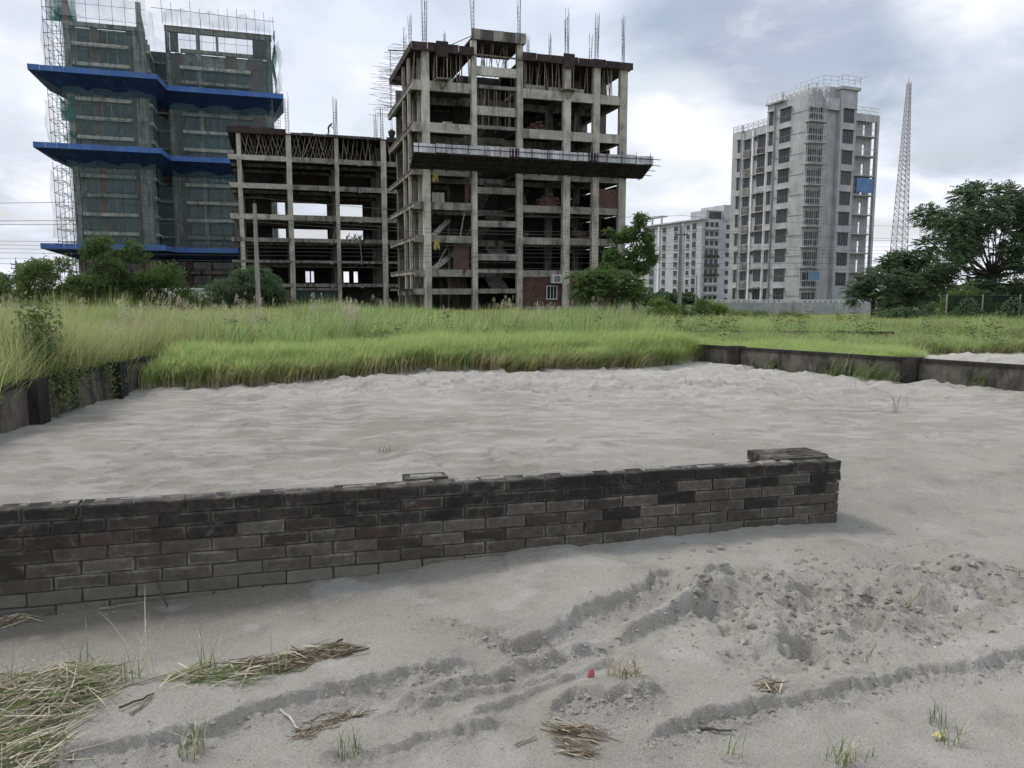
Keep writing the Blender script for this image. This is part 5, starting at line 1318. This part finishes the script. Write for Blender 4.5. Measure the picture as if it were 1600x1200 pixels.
def scatter(name, label, cat, pts, scl, clumps_, seed, tilt=.12):
    r = np.random.RandomState(seed); n = len(pts)
    me = bpy.data.meshes.new(name); me.vertices.add(n); me.vertices.foreach_set('co', np.asarray(pts, np.float32).ravel())
    a = me.attributes.new('gscale', 'FLOAT_VECTOR', 'POINT'); a.data.foreach_set('vector', np.asarray(scl, np.float32).ravel())
    a = me.attributes.new('grot', 'FLOAT_VECTOR', 'POINT')
    # the clumps keep their wind-blown lean: only a small turn about the vertical
    rot = np.stack([r.uniform(-tilt, tilt, n), r.uniform(-tilt, tilt, n), r.uniform(-.5, .5, n)], -1).astype(np.float32); a.data.foreach_set('vector', rot.ravel())
    a = me.attributes.new('gidx', 'INT', 'POINT'); a.data.foreach_set('value', r.randint(0, len(clumps_), n).astype(np.int32))
    o = obj(name, me); tag(o, label, cat, kind='stuff')
    src = bpy.data.collections.new(name + '_blades')
    for c in clumps_: src.objects.link(c)
    ng = bpy.data.node_groups.new(name, 'GeometryNodeTree')
    ng.interface.new_socket('Geometry', in_out='INPUT', socket_type='NodeSocketGeometry'); ng.interface.new_socket('Geometry', in_out='OUTPUT', socket_type='NodeSocketGeometry')
    N = ng.nodes; Lk = ng.links.new
    gi = N.new('NodeGroupInput'); go = N.new('NodeGroupOutput'); m2p = N.new('GeometryNodeMeshToPoints'); ip = N.new('GeometryNodeInstanceOnPoints')
    ci = N.new('GeometryNodeCollectionInfo'); ci.inputs['Collection'].default_value = src; ci.inputs['Separate Children'].default_value = True; ci.inputs['Reset Children'].default_value = True
    def attr(nm, t):
        x = N.new('GeometryNodeInputNamedAttribute'); x.data_type = t; x.inputs['Name'].default_value = nm; return x.outputs['Attribute']
    Lk(gi.outputs[0], m2p.inputs['Mesh']); Lk(m2p.outputs[0], ip.inputs['Points']); Lk(ci.outputs[0], ip.inputs['Instance']); ip.inputs['Pick Instance'].default_value = True
    Lk(attr('gidx', 'INT'), ip.inputs['Instance Index']); Lk(attr('gscale', 'FLOAT_VECTOR'), ip.inputs['Scale'])
    e2r = N.new('FunctionNodeEulerToRotation'); Lk(attr('grot', 'FLOAT_VECTOR'), e2r.inputs[0]); Lk(e2r.outputs[0], ip.inputs['Rotation'])
    Lk(ip.outputs[0], go.inputs[0])
    md = o.modifiers.new('grass', 'NODES'); md.node_group = ng
    return o
gx_ = np.array([p[0] for p in GEDGE]); gy_ = np.array([p[1] for p in GEDGE])
def edge_y(x): return np.interp(x, gx_, gy_, left=12.3, right=16.6)
def leftwall_x(y): return LW_A[0] + (y - LW_A[1]) / (LW_B[1] - LW_A[1]) * (LW_B[0] - LW_A[0])
def side_right(x, y): return (x - RW_A[0]) * (RW_B[1] - RW_A[1]) - (y - RW_A[1]) * (RW_B[0] - RW_A[0]) > 0
def put(x, y, sc, sch=None):
    z = height(x, y, False); sch = sc if sch is None else sch
    return np.stack([x, y, z], -1), np.stack([sc, sc, sch], -1)
def grass():
    r = np.random.RandomState(5)
    front = [clump('blades', 36, .17, .38, .74, .015, .62, GRASS_G, i, (.5, -.12), GRASS, .35) for i in range(4)]
    mid = [clump('blades', 38, .2, .45, .98, .017, .5, GRASS_M, 10 + i, (.35, 0), GRASS_G, .5) for i in range(4)]
    tall = [clump('blades', 36, .17, .8, 1.55, .013, .42, REED, 20 + i, (.2, 0), GRASS, .45) for i in range(4)]
    far = [clump('blades', 50, .45, .40, 1.0, .036, .55, GRASS_F, 30 + i, (.3, 0), GRASS, .25) for i in range(4)]
    # front fringe of the meadow
    n = 9000; x = r.uniform(-6.1, 4.6, n); t = r.random(n) ** 1.15 * 3.0; y = edge_y(x) + t + (fbm(x, x * 0, 1.7, 3, 7) - .5) * .5 + (fbm(x, x * 0, 6.0, 2, 8) - .5) * .25
    keep = (fbm(x, y, 2.5, 2, 3) > .28) & ~side_right(x, y) & (x > leftwall_x(y) + .1)
    x, y = x[keep], y[keep]; sc = r.uniform(.75, 1.1, len(x)) * (.82 + .5 * fbm(x, y, .6, 2, 13)) * np.clip(.7 + (y - edge_y(x)) * .35, .7, 1.0)
    p, s = put(x, y, sc); scatter('meadow_grass', 'bright green wind-bent grass along the edge of the grey sand', 'grass', p, s, front, 1)
    # pale outer blades that have fallen over the sand at the very edge
    skirt = [clump('blades', 20, .10, .25, .55, .013, .85, GRASS, 50 + i, (.75, -.45), STRAW, .4) for i in range(4)]
    n = 1000; x = r.uniform(-6.0, 4.4, n); y = edge_y(x) + (fbm(x, x * 0, 1.7, 3, 7) - .5) * .5 + (fbm(x, x * 0, 6.0, 2, 8) - .5) * .25 + r.uniform(-.12, .25, n)
    keep = ~side_right(x, y) & (x > leftwall_x(y) + .1) & (fbm(x, x * 0 + 4, 1.2, 2, 9) > .35); x, y = x[keep], y[keep]; sc = r.uniform(.7, 1.1, len(x))
    p, s = put(x, y, sc); scatter('meadow_grass', 'pale grass blades fallen over the margin of the sand', 'grass', p, s, skirt, 11)
    # taller growth behind
    n = 15000; x = r.uniform(-20, 26, n); y = r.uniform(14, 31, n); e = edge_y(x)
    keep = (y > e + 2.3) & (fbm(x, y, .9, 3, 23) > .30) & ~(side_right(x, y) & (y < 17.8 + (x - 5) * .14)) & (np.abs(x) < y * .78 + 2)
    keep &= ~((x < leftwall_x(y) + .1) & (y < 15))
    x, y = x[keep], y[keep]; sc = r.uniform(.75, 1.1, len(x)); hgt = (.30 + 1.45 * fbm(x, y, .3, 3, 33)) * sc * np.where(x > 3.6, np.where(y < 22.6, .50, .66), 1.12)
    p, s = put(x, y, sc * 1.1, hgt); scatter('meadow_grass', 'deep sward of yellow-green grass filling the plot behind the bright fringe', 'grass', p, s, mid, 2)
    # strip directly behind the right wall
    n = 2600; tt = r.random(n); x = RW_B[0] + tt * (RW_A[0] - RW_B[0]) * .62 + r.random(n) * 2.4; y = RW_B[1] + tt * (RW_A[1] - RW_B[1]) * .62 + .3 + r.random(n) * 3.5
    keep = side_right(x, y) & (y > 14.2 + (x - 6.2) * .9) ; x, y = x[keep], y[keep]; sc = r.uniform(.6, .95, len(x))
    p, s = put(x, y, sc, sc * .8); scatter('meadow_grass', 'green grass leaning behind the black-topped right wall', 'grass', p, s, front, 3)
    # tall reeds behind the left wall
    n = 3600; y = r.uniform(6.0, 17.5, n); x = leftwall_x(y) - .22 - r.random(n) ** 1.3 * 5.5; sc = r.uniform(.8, 1.05, n)
    keep = (fbm(x, y, 1.1, 2, 43) > .30) & (x > -.8 * y - 2); x, y, sc = x[keep], y[keep], sc[keep]; hgt = sc * (.40 + .95 * fbm(x, y, .7, 2, 53)) * np.clip(1.08 - .012 * (y - 8), .9, 1.1)
    p, s = put(x, y, sc, hgt); scatter('reed_bed', 'tall pale reeds standing behind the mouldy left wall', 'grass', p, s, tall, 4)
    n = 3500; x = r.uniform(-24, -6.2, n); y = r.uniform(15, 34, n); keep = x > -.75 * y - 2; x, y = x[keep], y[keep]; sc = r.uniform(.7, 1., len(x))
    p, s = put(x, y, sc * 1.2, sc * (.55 + .5 * fbm(x, y, .4, 2, 57))); scatter('reed_bed', 'hazy tall reeds thinning out towards the roadside trees', 'grass', p, s, tall, 5)
    # the field beyond
    n = 15000; y = 27 + r.random(n) ** 1.2 * 45; x = r.uniform(-.75, .75, n) * y * 1.05; keep = fbm(x, y, .25, 3, 63) > .33; x, y = x[keep], y[keep]
    sc = r.uniform(.7, 1.1, len(x)) * np.clip(y / 38, .8, 1.5)
    p, s = put(x, y, sc, r.uniform(.5, 1.15, len(x)) * (.5 + fbm(x, y, .15, 3, 65)) * np.where(x > 3, np.clip(.85 - .02 * (y - 27), .30, .62), np.clip(1.05 - .008 * (y - 27), .8, 1.))); scatter('field_grass', 'rough field grass running up to the buildings and the plot wall', 'grass', p, s, far, 6, .1)
grass()
def weeds():
    r = np.random.RandomState(8); q = random.Random(12); kinds = []
    for k in range(4):
        mb = MB()
        for i in range(34):
            z = q.uniform(.15, .75); a = q.uniform(0, 6.28); leaf_quad(mb, Vector((q.gauss(0, .06), q.gauss(0, .06), z)), Vector((math.cos(a), math.sin(a), q.uniform(-.4, .4))), Vector((0, 0, 1)) + rvec(q) * .6, q.uniform(.07, .15), q.uniform(.04, .07))
        kinds.append(bpy.data.objects.new('weed', mb.mesh('weed', [LEAF_L])))
    n = 900; y = 13 + r.random(n) * 22; x = r.uniform(-.75, .7, n) * y; keep = (y > edge_y(x) + .8) & (fbm(x, y, .5, 3, 73) > .55) & ~(side_right(x, y) & (y < 18.5)); x, y = x[keep], y[keep]; sc = r.uniform(.7, 1.35, len(x))
    p, s = put(x, y, sc); scatter('meadow_weeds', 'broad-leaved weeds scattered through the meadow grass', 'weeds', p, s, kinds, 21, .25)
    heads = []
    for k in range(3):
        mb = MB()
        for i in range(7):
            a = q.uniform(0, 6.28); bx, by = q.gauss(0, .1), q.gauss(0, .1); L = q.uniform(1.0, 1.45); lx, ly = q.gauss(.15, .12), q.gauss(0, .1)
            mb.bar((bx, by, 0), (bx + lx * .5, by + ly * .5, L * .6), .004, .003, 3); mb.bar((bx + lx * .5, by + ly * .5, L * .6), (bx + lx, by + ly, L), .003, .002, 3)
            for j in range(7): leaf_quad(mb, Vector((bx + lx, by + ly, L - .02 * j)), Vector((q.gauss(.3, .6), q.gauss(0, .6), .6)), Vector((0, 1, 0)) + rvec(q), q.uniform(.06, .12), .012)
        heads.append(bpy.data.objects.new('head', mb.mesh('head', [STRAW])))
    n = 420; y = 9 + r.random(n) * 24; x = r.uniform(-.78, .1, n) * y; keep = ((y > edge_y(x) + 2.5) | (x < leftwall_x(y) - .3)) & (fbm(x, y, .6, 2, 77) > .5); x, y = x[keep], y[keep]; sc = r.uniform(.7, 1.05, len(x))
    p, s = put(x, y, sc); scatter('grass_heads', 'pale flowering grass heads rising above the sward and the reeds', 'grass', p, s, heads, 22, .15)
weeds()
def tuft(name, x, y, n, rad, L0, L1, W, bend, mats, label, seed, lean=(0, 0), f2=.3, z=None, cat='grass tuft', group=None):
    r = random.Random(seed); mb = MB()
    for i in range(n):
        a = r.uniform(0, 6.283); rr = rad * math.sqrt(r.random()); a2 = r.uniform(0, 6.283)
        d = Vector((math.cos(a2) + lean[0] * 2, math.sin(a2) + lean[1] * 2, 0)).normalized()
        blade(mb, Vector((math.cos(a) * rr, math.sin(a) * rr, -.012)), d, r.uniform(L0, L1), W * r.uniform(.7, 1.2), bend * r.uniform(.2, 1.4), 1 if r.random() < f2 else 0, 4)
    o = mb.obj(name, list(mats), None, (x, y, hz(x, y) if z is None else z)); tag(o, label, cat, group); return o
# tufts leaning on the right wall
for i, (px, py, n, L, lab) in enumerate(((1180, 577, 70, .42, 'dark grass tuft against the right wall near its far corner'), (1205, 580, 50, .35, 'small grass tuft against the right wall'), (1290, 586, 130, .5, 'wide grass tuft sprawling at the foot of the right wall'),
        (1320, 590, 150, .52, 'thick leaning grass tuft at the foot of the right wall'), (1360, 596, 120, .46, 'grass tuft leaning right along the right wall'), (1530, 610, 60, .5, 'upright grass tuft past the pier of the right wall'), (1392, 600, 40, .3, 'short grass tuft just before the pier of the right wall'), (1118, 569, 80, .4, 'bushy grass tuft at the corner where the meadow meets the right wall'))):
    x, y = gp(px, py); tuft('grass_tuft', x, y, n * 2, .30 if n > 100 else .14, L * .5, L * 1.15, .010, .9, (FRESH, STRAW), lab, 200 + i, (.6, -.2), .15)

# ------------------------------------------------------------------ litter on the sand
def heap(name, label, pts, n, L0, L1, W, ang, spread, hgt, mats, probs, seed, cat='dry grass'):
    """a heap of flattened stalks: pts are ground spots (x, y, radius) it covers"""
    r = random.Random(seed); mb = MB(); ox, oy = pts[0][0], pts[0][1]; oz = hz(ox, oy)
    hs = [hz(p[0], p[1]) for p in pts]
    for i in range(n):
        k = r.randrange(len(pts)); cx_, cy_, rad = pts[k]; t = r.uniform(0, 6.283); q = rad * math.sqrt(r.random())
        x, y = cx_ + math.cos(t) * q, cy_ + math.sin(t) * q * .6; z = hs[k] + .004 + hgt * max(0, 1 - (q / rad) ** 2) * r.random()
        a = ang + r.gauss(0, spread); L = r.uniform(L0, L1); el = r.gauss(.02, .16)
        d = Vector((math.cos(a) * math.cos(el), math.sin(a) * math.cos(el), math.sin(el))); sd_ = Vector((-math.sin(a), math.cos(a), 0)); up = Vector((0, 0, 1))
        p0 = Vector((x - ox, y - oy, z - oz)) - d * L * .5; w = W * r.uniform(.5, 1.3) * .5; tw = (sd_ * math.cos(i) + up * abs(math.sin(i)) * .8).normalized() * w
        mi = 0; u = r.random()
        for j, pr in enumerate(probs):
            if u < pr: mi = j; break
            u -= pr
        sag = r.uniform(-.05, .09) * L; pm = p0 + d * L * .5 + Vector((0, 0, sag)) + sd_ * r.gauss(0, .12) * L; p1 = p0 + d * L
        lo = -.01
        p0.z = max(p0.z, lo + (hs[k] - oz)); p1.z = max(p1.z, lo + (hs[k] - oz))
        mb.quad(tuple(p0 - tw), tuple(p0 + tw), tuple(pm + tw), tuple(pm - tw), mi); mb.quad(tuple(pm - tw), tuple(pm + tw), tuple(p1 + tw * .3), tuple(p1 - tw * .3), mi)
    o = mb.obj(name, mats, None, (ox, oy, oz)); tag(o, label, cat); return o
def G(px, py, r): x, y = gp(px, py); return (x, y, r)
heap('straw_heap', 'big heap of flattened half-green grass at the left edge of the sand track', [G(60, 1130, .26), G(20, 1165, .25), G(100, 1100, .17), G(140, 1082, .10), G(120, 1112, .10), G(5, 1110, .2), G(60, 1180, .2)], 1900, .08, .28, .0044, .75, .7, .07, [STRAW, FRESH, STRAW_D], (.62, .24, .14), 1)
heap('straw_heap', 'mat of brown rotten stalks lying on the sand below the brick wall', [G(470, 1040, .10), G(430, 1055, .13), G(500, 1030, .09), G(395, 1060, .10), G(535, 1024, .05)], 900, .05, .19, .0042, .42, .45, .03, [STRAW_D, STRAW, FRESH], (.62, .34, .04), 2)
heap('straw_heap', 'thin scatter of green-tinged stalks left of the rotten stalk mat', [G(330, 1078, .12), G(370, 1080, .12), G(300, 1085, .08)], 190, .06, .2, .005, .5, .7, .03, [STRAW, FRESH, STRAW_D], (.5, .3, .2), 3)
heap('straw_heap', 'reddish-brown dead stalks in the wheel rut', [G(520, 1130, .09), G(555, 1118, .06), G(490, 1145, .07)], 150, .04, .13, .004, .5, .6, .02, [STRAW_D, STRAW], (.75, .25), 4)
heap('straw_heap', 'bundle of split dry reeds lying below the grass stump', [G(905, 1165, .07), G(930, 1155, .06), G(890, 1150, .05), G(905, 1185, .05)], 130, .05, .16, .005, -.35, .25, .02, [STRAW_D, STRAW], (.55, .45), 5)
heap('straw_heap', 'sprig of dry stalks at the foot of the wall by the left edge', [G(10, 965, .09), G(25, 958, .06)], 90, .08, .22, .005, .2, .7, .03, [STRAW, STRAW_D], (.5, .5), 6)
heap('straw_heap', 'little nest of rust-coloured stalks on the sand bank edge', [G(1205, 1090, .05), G(1195, 1098, .04)], 60, .04, .11, .005, .4, .9, .02, [STRAW_D, STRAW], (.7, .3), 7)
heap('straw_heap', 'few dry stalks at the far right of the sand', [G(1575, 905, .08), G(1590, 912, .06)], 26, .06, .2, .005, .1, .6, .01, [STRAW_D, STRAW], (.6, .4), 8)
# stump of cut grass on its little bank
x, y = gp(985, 1100); tuft('grass_stump', x, y + .02, 80, .045, .03, .11, .006, .9, (STRAW, STRAW_D), 'stump of cut pale grass sticking out of a crumbling sand bank', 301, (.25, 0), .4)
x, y = gp(960, 1085); tuft('grass_stump', x, y, 22, .03, .06, .13, .006, .35, (STRAW, STRAW), 'upright straw-coloured stubble on the crumbling sand bank', 302, (0, 0), .2)
for i, (px, py, n, L, f2, lab) in enumerate(((1462, 1128, 16, .17, .2, 'thin dark-stemmed sprout on the bare right-hand sand'), (1482, 1165, 22, .15, .4, 'green sprout beside the fallen yellow leaf'), (1310, 1195, 34, .17, .5, 'straggling pale sprout at the lower right of the sand'),
        (1345, 1188, 14, .1, .5, 'tiny sprout next to the straggling pale sprout'), (300, 1180, 46, .16, .45, 'fresh green tuft under the rut edge at the lower left'), (545, 1185, 30, .12, .3, 'small green tuft near the reddish stalks'), (325, 1075, 26, .26, .5, 'tall thin grass stems by the rotten stalk mat'),
        (205, 1085, 20, .22, .2, 'green grass shoot right of the big straw heap'), (232, 1080, 9, .42, .9, 'tall bleached stem standing right of the big straw heap'), (435, 1062, 8, .34, .8, 'hooked dry stem standing in the rotten stalk mat'), (130, 1075, 14, .3, .4, 'thin stems rising from the big straw heap'), (30, 1090, 16, .26, .4, 'loose stems at the edge of the big straw heap'),
        (600, 716, 22, .12, .6, 'dry sprig on the sand beyond the brick wall'), (527, 737, 10, .08, .5, 'small sprig just beyond the brick wall'), (690, 738, 0, .1, .5, ''), (1398, 655, 10, .42, .9, 'bare twiggy stems on the open sand by the right wall'), (1410, 640, 6, .5, .9, 'tall bare twig on the open sand by the right wall'),
        (1075, 603, 14, .22, .8, 'dry sprig on the far sand near the meadow corner'), (820, 868, 8, .1, .6, 'pale root sprig at the foot of the brick wall'), (1140, 1195, 14, .14, .5, 'wispy sprout on the sand below the bank edge'), (1580, 632, 10, .2, .5, 'faint sprig on the sand at the right edge'), (1330, 610, 8, .18, .7, 'faint dry sprig on the sand before the leaning tufts'))):
    if not lab: continue
    x, y = gp(px, py); far = 1.6 if py < 760 else 1
    tuft('sprout', x, y, n, .045 * far, L * .45, L, .0045 * (1.5 if far > 1 else 1), .55, (FRESH, STRAW_D if i in (0, 15, 16) else STRAW), lab, 320 + i, (.1, 0), f2, cat='plant')
def stick(name, label, a, b, r_, m, cat='stick', lift=.008, lift2=None):
    A, B = gp(*a), gp(*b); za, zb = hz(*A) + lift, hz(*B) + (lift if lift2 is None else lift2); n = 5; pts = []; rr = random.Random(int(a[0]))
    for i in range(n + 1):
        t = i / n; pts.append(((B[0] - A[0]) * t + rr.uniform(-.006, .006), (B[1] - A[1]) * t + rr.uniform(-.006, .006), (zb - za) * t + rr.uniform(0, .006)))
    o = MB().tube(pts, [r_ * (1 - .4 * i / n) for i in range(n + 1)], 5).obj(name, m, None, (*A, za)); tag(o, label, cat)
TWIG = simple('dry_twig', (.34, .29, .21), (.22, .18, .13), 30, .9, .3); TWIG_D = simple('dark_twig', (.10, .08, .06), (.06, .05, .04), 30, .9, .3)
stick('reed_stalk', 'long dry reed stalk stretching from the straw heap to the rotten mat', (165, 1110), (290, 1075), .005, TWIG)
stick('reed_stalk', 'bent dry reed stalk lying below the long stalk', (190, 1140), (245, 1115), .005, TWIG_D)
stick('reed_stalk', 'short pale reed stalk on the rut edge', (205, 1148), (240, 1118), .006, TWIG)
stick('reed_stalk', 'curved white root lying at the rut edge', (440, 1118), (470, 1136), .006, SHELL)
stick('reed_stalk', 'short pale stalk beside the split dry reeds', (805, 1170), (838, 1158), .005, TWIG)
stick('reed_stalk', 'straight straw on the churned sand', (1415, 958), (1440, 945), .005, TWIG)
stick('reed_stalk', 'upper straw on the churned sand', (1440, 930), (1465, 922), .005, TWIG)
stick('dead_stem', 'dark stem leaning against the brick wall', (262, 946), (233, 925), .006, TWIG_D, lift2=.20)
stick('dead_stem', 'thin pale stem curving along the foot of the brick wall', (155, 948), (228, 944), .004, TWIG, lift2=.03)
stick('dead_stem', 'dark twig half buried at the bank edge', (1095, 1152), (1142, 1158), .006, TWIG_D)
stick('dead_stem', 'thick dark reed end sticking out of the rotten stalk mat', (500, 1022), (538, 1016), .008, TWIG_D, lift2=.04)
stick('dead_stem', 'long dark reed with a curled tip beyond the rotten stalk mat', (520, 1040), (578, 1028), .006, TWIG_D, lift2=.02)
stick('dead_stem', 'forked twig on the bank slope', (1348, 1045), (1368, 1022), .003, TWIG)
x, y = gp(922, 1090); z = hz(x, y); sc = MB(); sc.quad((-.012, 0, 0), (.012, .004, -.002), (.010, .008, .035), (-.008, .01, .03)); sc.quad((.012, .004, -.002), (.02, .012, 0), (.016, .014, .025), (.010, .008, .035)); tag(sc.obj('plastic_scrap', REDSCRAP, None, (x, y, z + .008)), 'scrap of red plastic poking out of the crumbling sand bank', 'litter')
x, y = gp(1466, 1157); z = hz(x, y); sc = MB(); sc.quad((-.028, 0, .004), (0, -.012, .002), (.03, 0, .008), (0, .014, .012)); tag(sc.obj('fallen_leaf', YLEAF, None, (x, y, z + .012)), 'single fallen yellow leaf on the bare right-hand sand', 'leaf')
def ico(r, jit, seed, sub=1):
    bm = bmesh.new(); bmesh.ops.create_icosphere(bm, subdivisions=sub, radius=r); q = random.Random(seed)
    for v in bm.verts: v.co *= 1 + q.uniform(-jit, jit); v.co.z *= .72
    me = bpy.data.meshes.new('clod'); bm.to_mesh(me); bm.free(); me.materials.append(CLOD); return me
clods = [ico(1.0, .28, i, 2) for i in range(6)]; rc = random.Random(6)
spots = [(1125, 868, .032), (1108, 872, .022), (1158, 985, .05), (1175, 1000, .035), (1165, 1012, .04), (1140, 975, .025), (1100, 940, .04), (1088, 952, .035), (1125, 915, .03), (1140, 925, .026), (1180, 915, .03), (1195, 922, .025), (1190, 940, .03), (1290, 958, .03), (1310, 950, .028), (1330, 978, .03), (1395, 960, .026), (1400, 972, .024),
         (1390, 898, .03), (1405, 892, .022), (1500, 905, .05), (1490, 915, .035), (1515, 915, .03), (1455, 972, .022), (1470, 975, .02), (1545, 995, .02), (1505, 950, .018), (1420, 950, .03), (1435, 960, .025), (1350, 1000, .026), (1370, 990, .024), (1300, 990, .026), (1120, 905, .022), (1255, 905, .02), (1345, 935, .025), (1445, 895, .03), (775, 902, .018), (1065, 935, .02), (1090, 915, .025), (1430, 925, .03), (1265, 965, .03), (1235, 955, .02), (1210, 960, .022), (1540, 930, .022), (1385, 1000, .018)]
for px, py, s in spots:
    x, y = gp(px, py); o = obj('sand_clod', rc.choice(clods), None, (x, y, hz(x, y) + s * .15), (rc.uniform(-.4, .4), rc.uniform(-.4, .4), rc.uniform(0, 6))); o.scale = (s * .8 * rc.uniform(.8, 1.3), s * .8, s * .8)
    tag(o, 'crumbly grey sand clod in the churned patch below the brick wall', 'clod', 'clods of sand in the churned patch')
def crumbs(name, label, n, smin, smax, m, area, seed):
    q = random.Random(seed); base_v = []
    t = (1 + 5 ** .5) / 2
    oct_v = [(1, 0, 0), (-1, 0, 0), (0, 1, 0), (0, -1, 0), (0, 0, 1), (0, 0, -.6)]; oct_f = [(0, 2, 4), (2, 1, 4), (1, 3, 4), (3, 0, 4), (2, 0, 5), (1, 2, 5), (3, 1, 5), (0, 3, 5)]
    P = [area(q) for _ in range(n)]; xs = np.array([p[0] for p in P]); ys = np.array([p[1] for p in P]); zs = height(xs, ys)
    mb = MB()
    for i in range(n):
        s = smin + (smax - smin) * q.random() ** 3; k = len(mb.v); a = q.uniform(0, 6.28); ca, sa = math.cos(a), math.sin(a); st = q.uniform(.6, 1.6)
        for v in oct_v: vx, vy, vz = v[0] * s * st * q.uniform(.7, 1.3), v[1] * s * q.uniform(.7, 1.3), v[2] * s * q.uniform(.5, 1); mb.v.append((xs[i] + vx * ca - vy * sa, ys[i] + vx * sa + vy * ca, zs[i] + vz * .8))
        for f in oct_f: mb.f.append(tuple(k + j for j in f)); mb.m.append(0)
    o = mb.obj(name, m); tag(o, label, 'sand crumbs', kind='stuff')
def a_churn(q): x, y = gp(q.gauss(1320, 140), q.gauss(955, 48)); return x, y
def a_near(q): y = 2.2 + q.random() ** 1.3 * 4.5; return q.uniform(-.75, .75) * (y + .5), y
def a_far(q): y = 6 + q.random() * 8; return q.uniform(-.7, .75) * y, y
crumbs('sand_crumbs', 'loose crumbs of sand strewn over the churned patch', 1500, .004, .022, CLOD, a_churn, 1)
crumbs('sand_crumbs', 'small dark crumbs scattered over the near sand', 1100, .002, .009, CLOD, a_near, 2)
crumbs('sand_crumbs', 'dark crumbs dotted over the sand beyond the brick wall', 260, .006, .025, CLOD, a_far, 3)
def a_scarp(q):
    pts = q.choice([SCARPS[0][0], SCARPS[1][0], SCARPS[4][0], SCARPS[4][0], SCARPS[3][0], RIDGES[0][0], RIDGES[2][0]]); i = q.randrange(len(pts) - 1); t = q.random(); d = abs(q.gauss(.02, .03))
    return pts[i][0] + (pts[i + 1][0] - pts[i][0]) * t + d * .3, pts[i][1] + (pts[i + 1][1] - pts[i][1]) * t - d
crumbs('sand_crumbs', 'crumbs fallen along the feet of the broken sand edges', 1600, .003, .013, CLOD, a_scarp, 5)
crumbs('pale_grit', 'tiny pale flecks of grit scattered on the near sand', 650, .0018, .006, SHELL, a_near, 4)
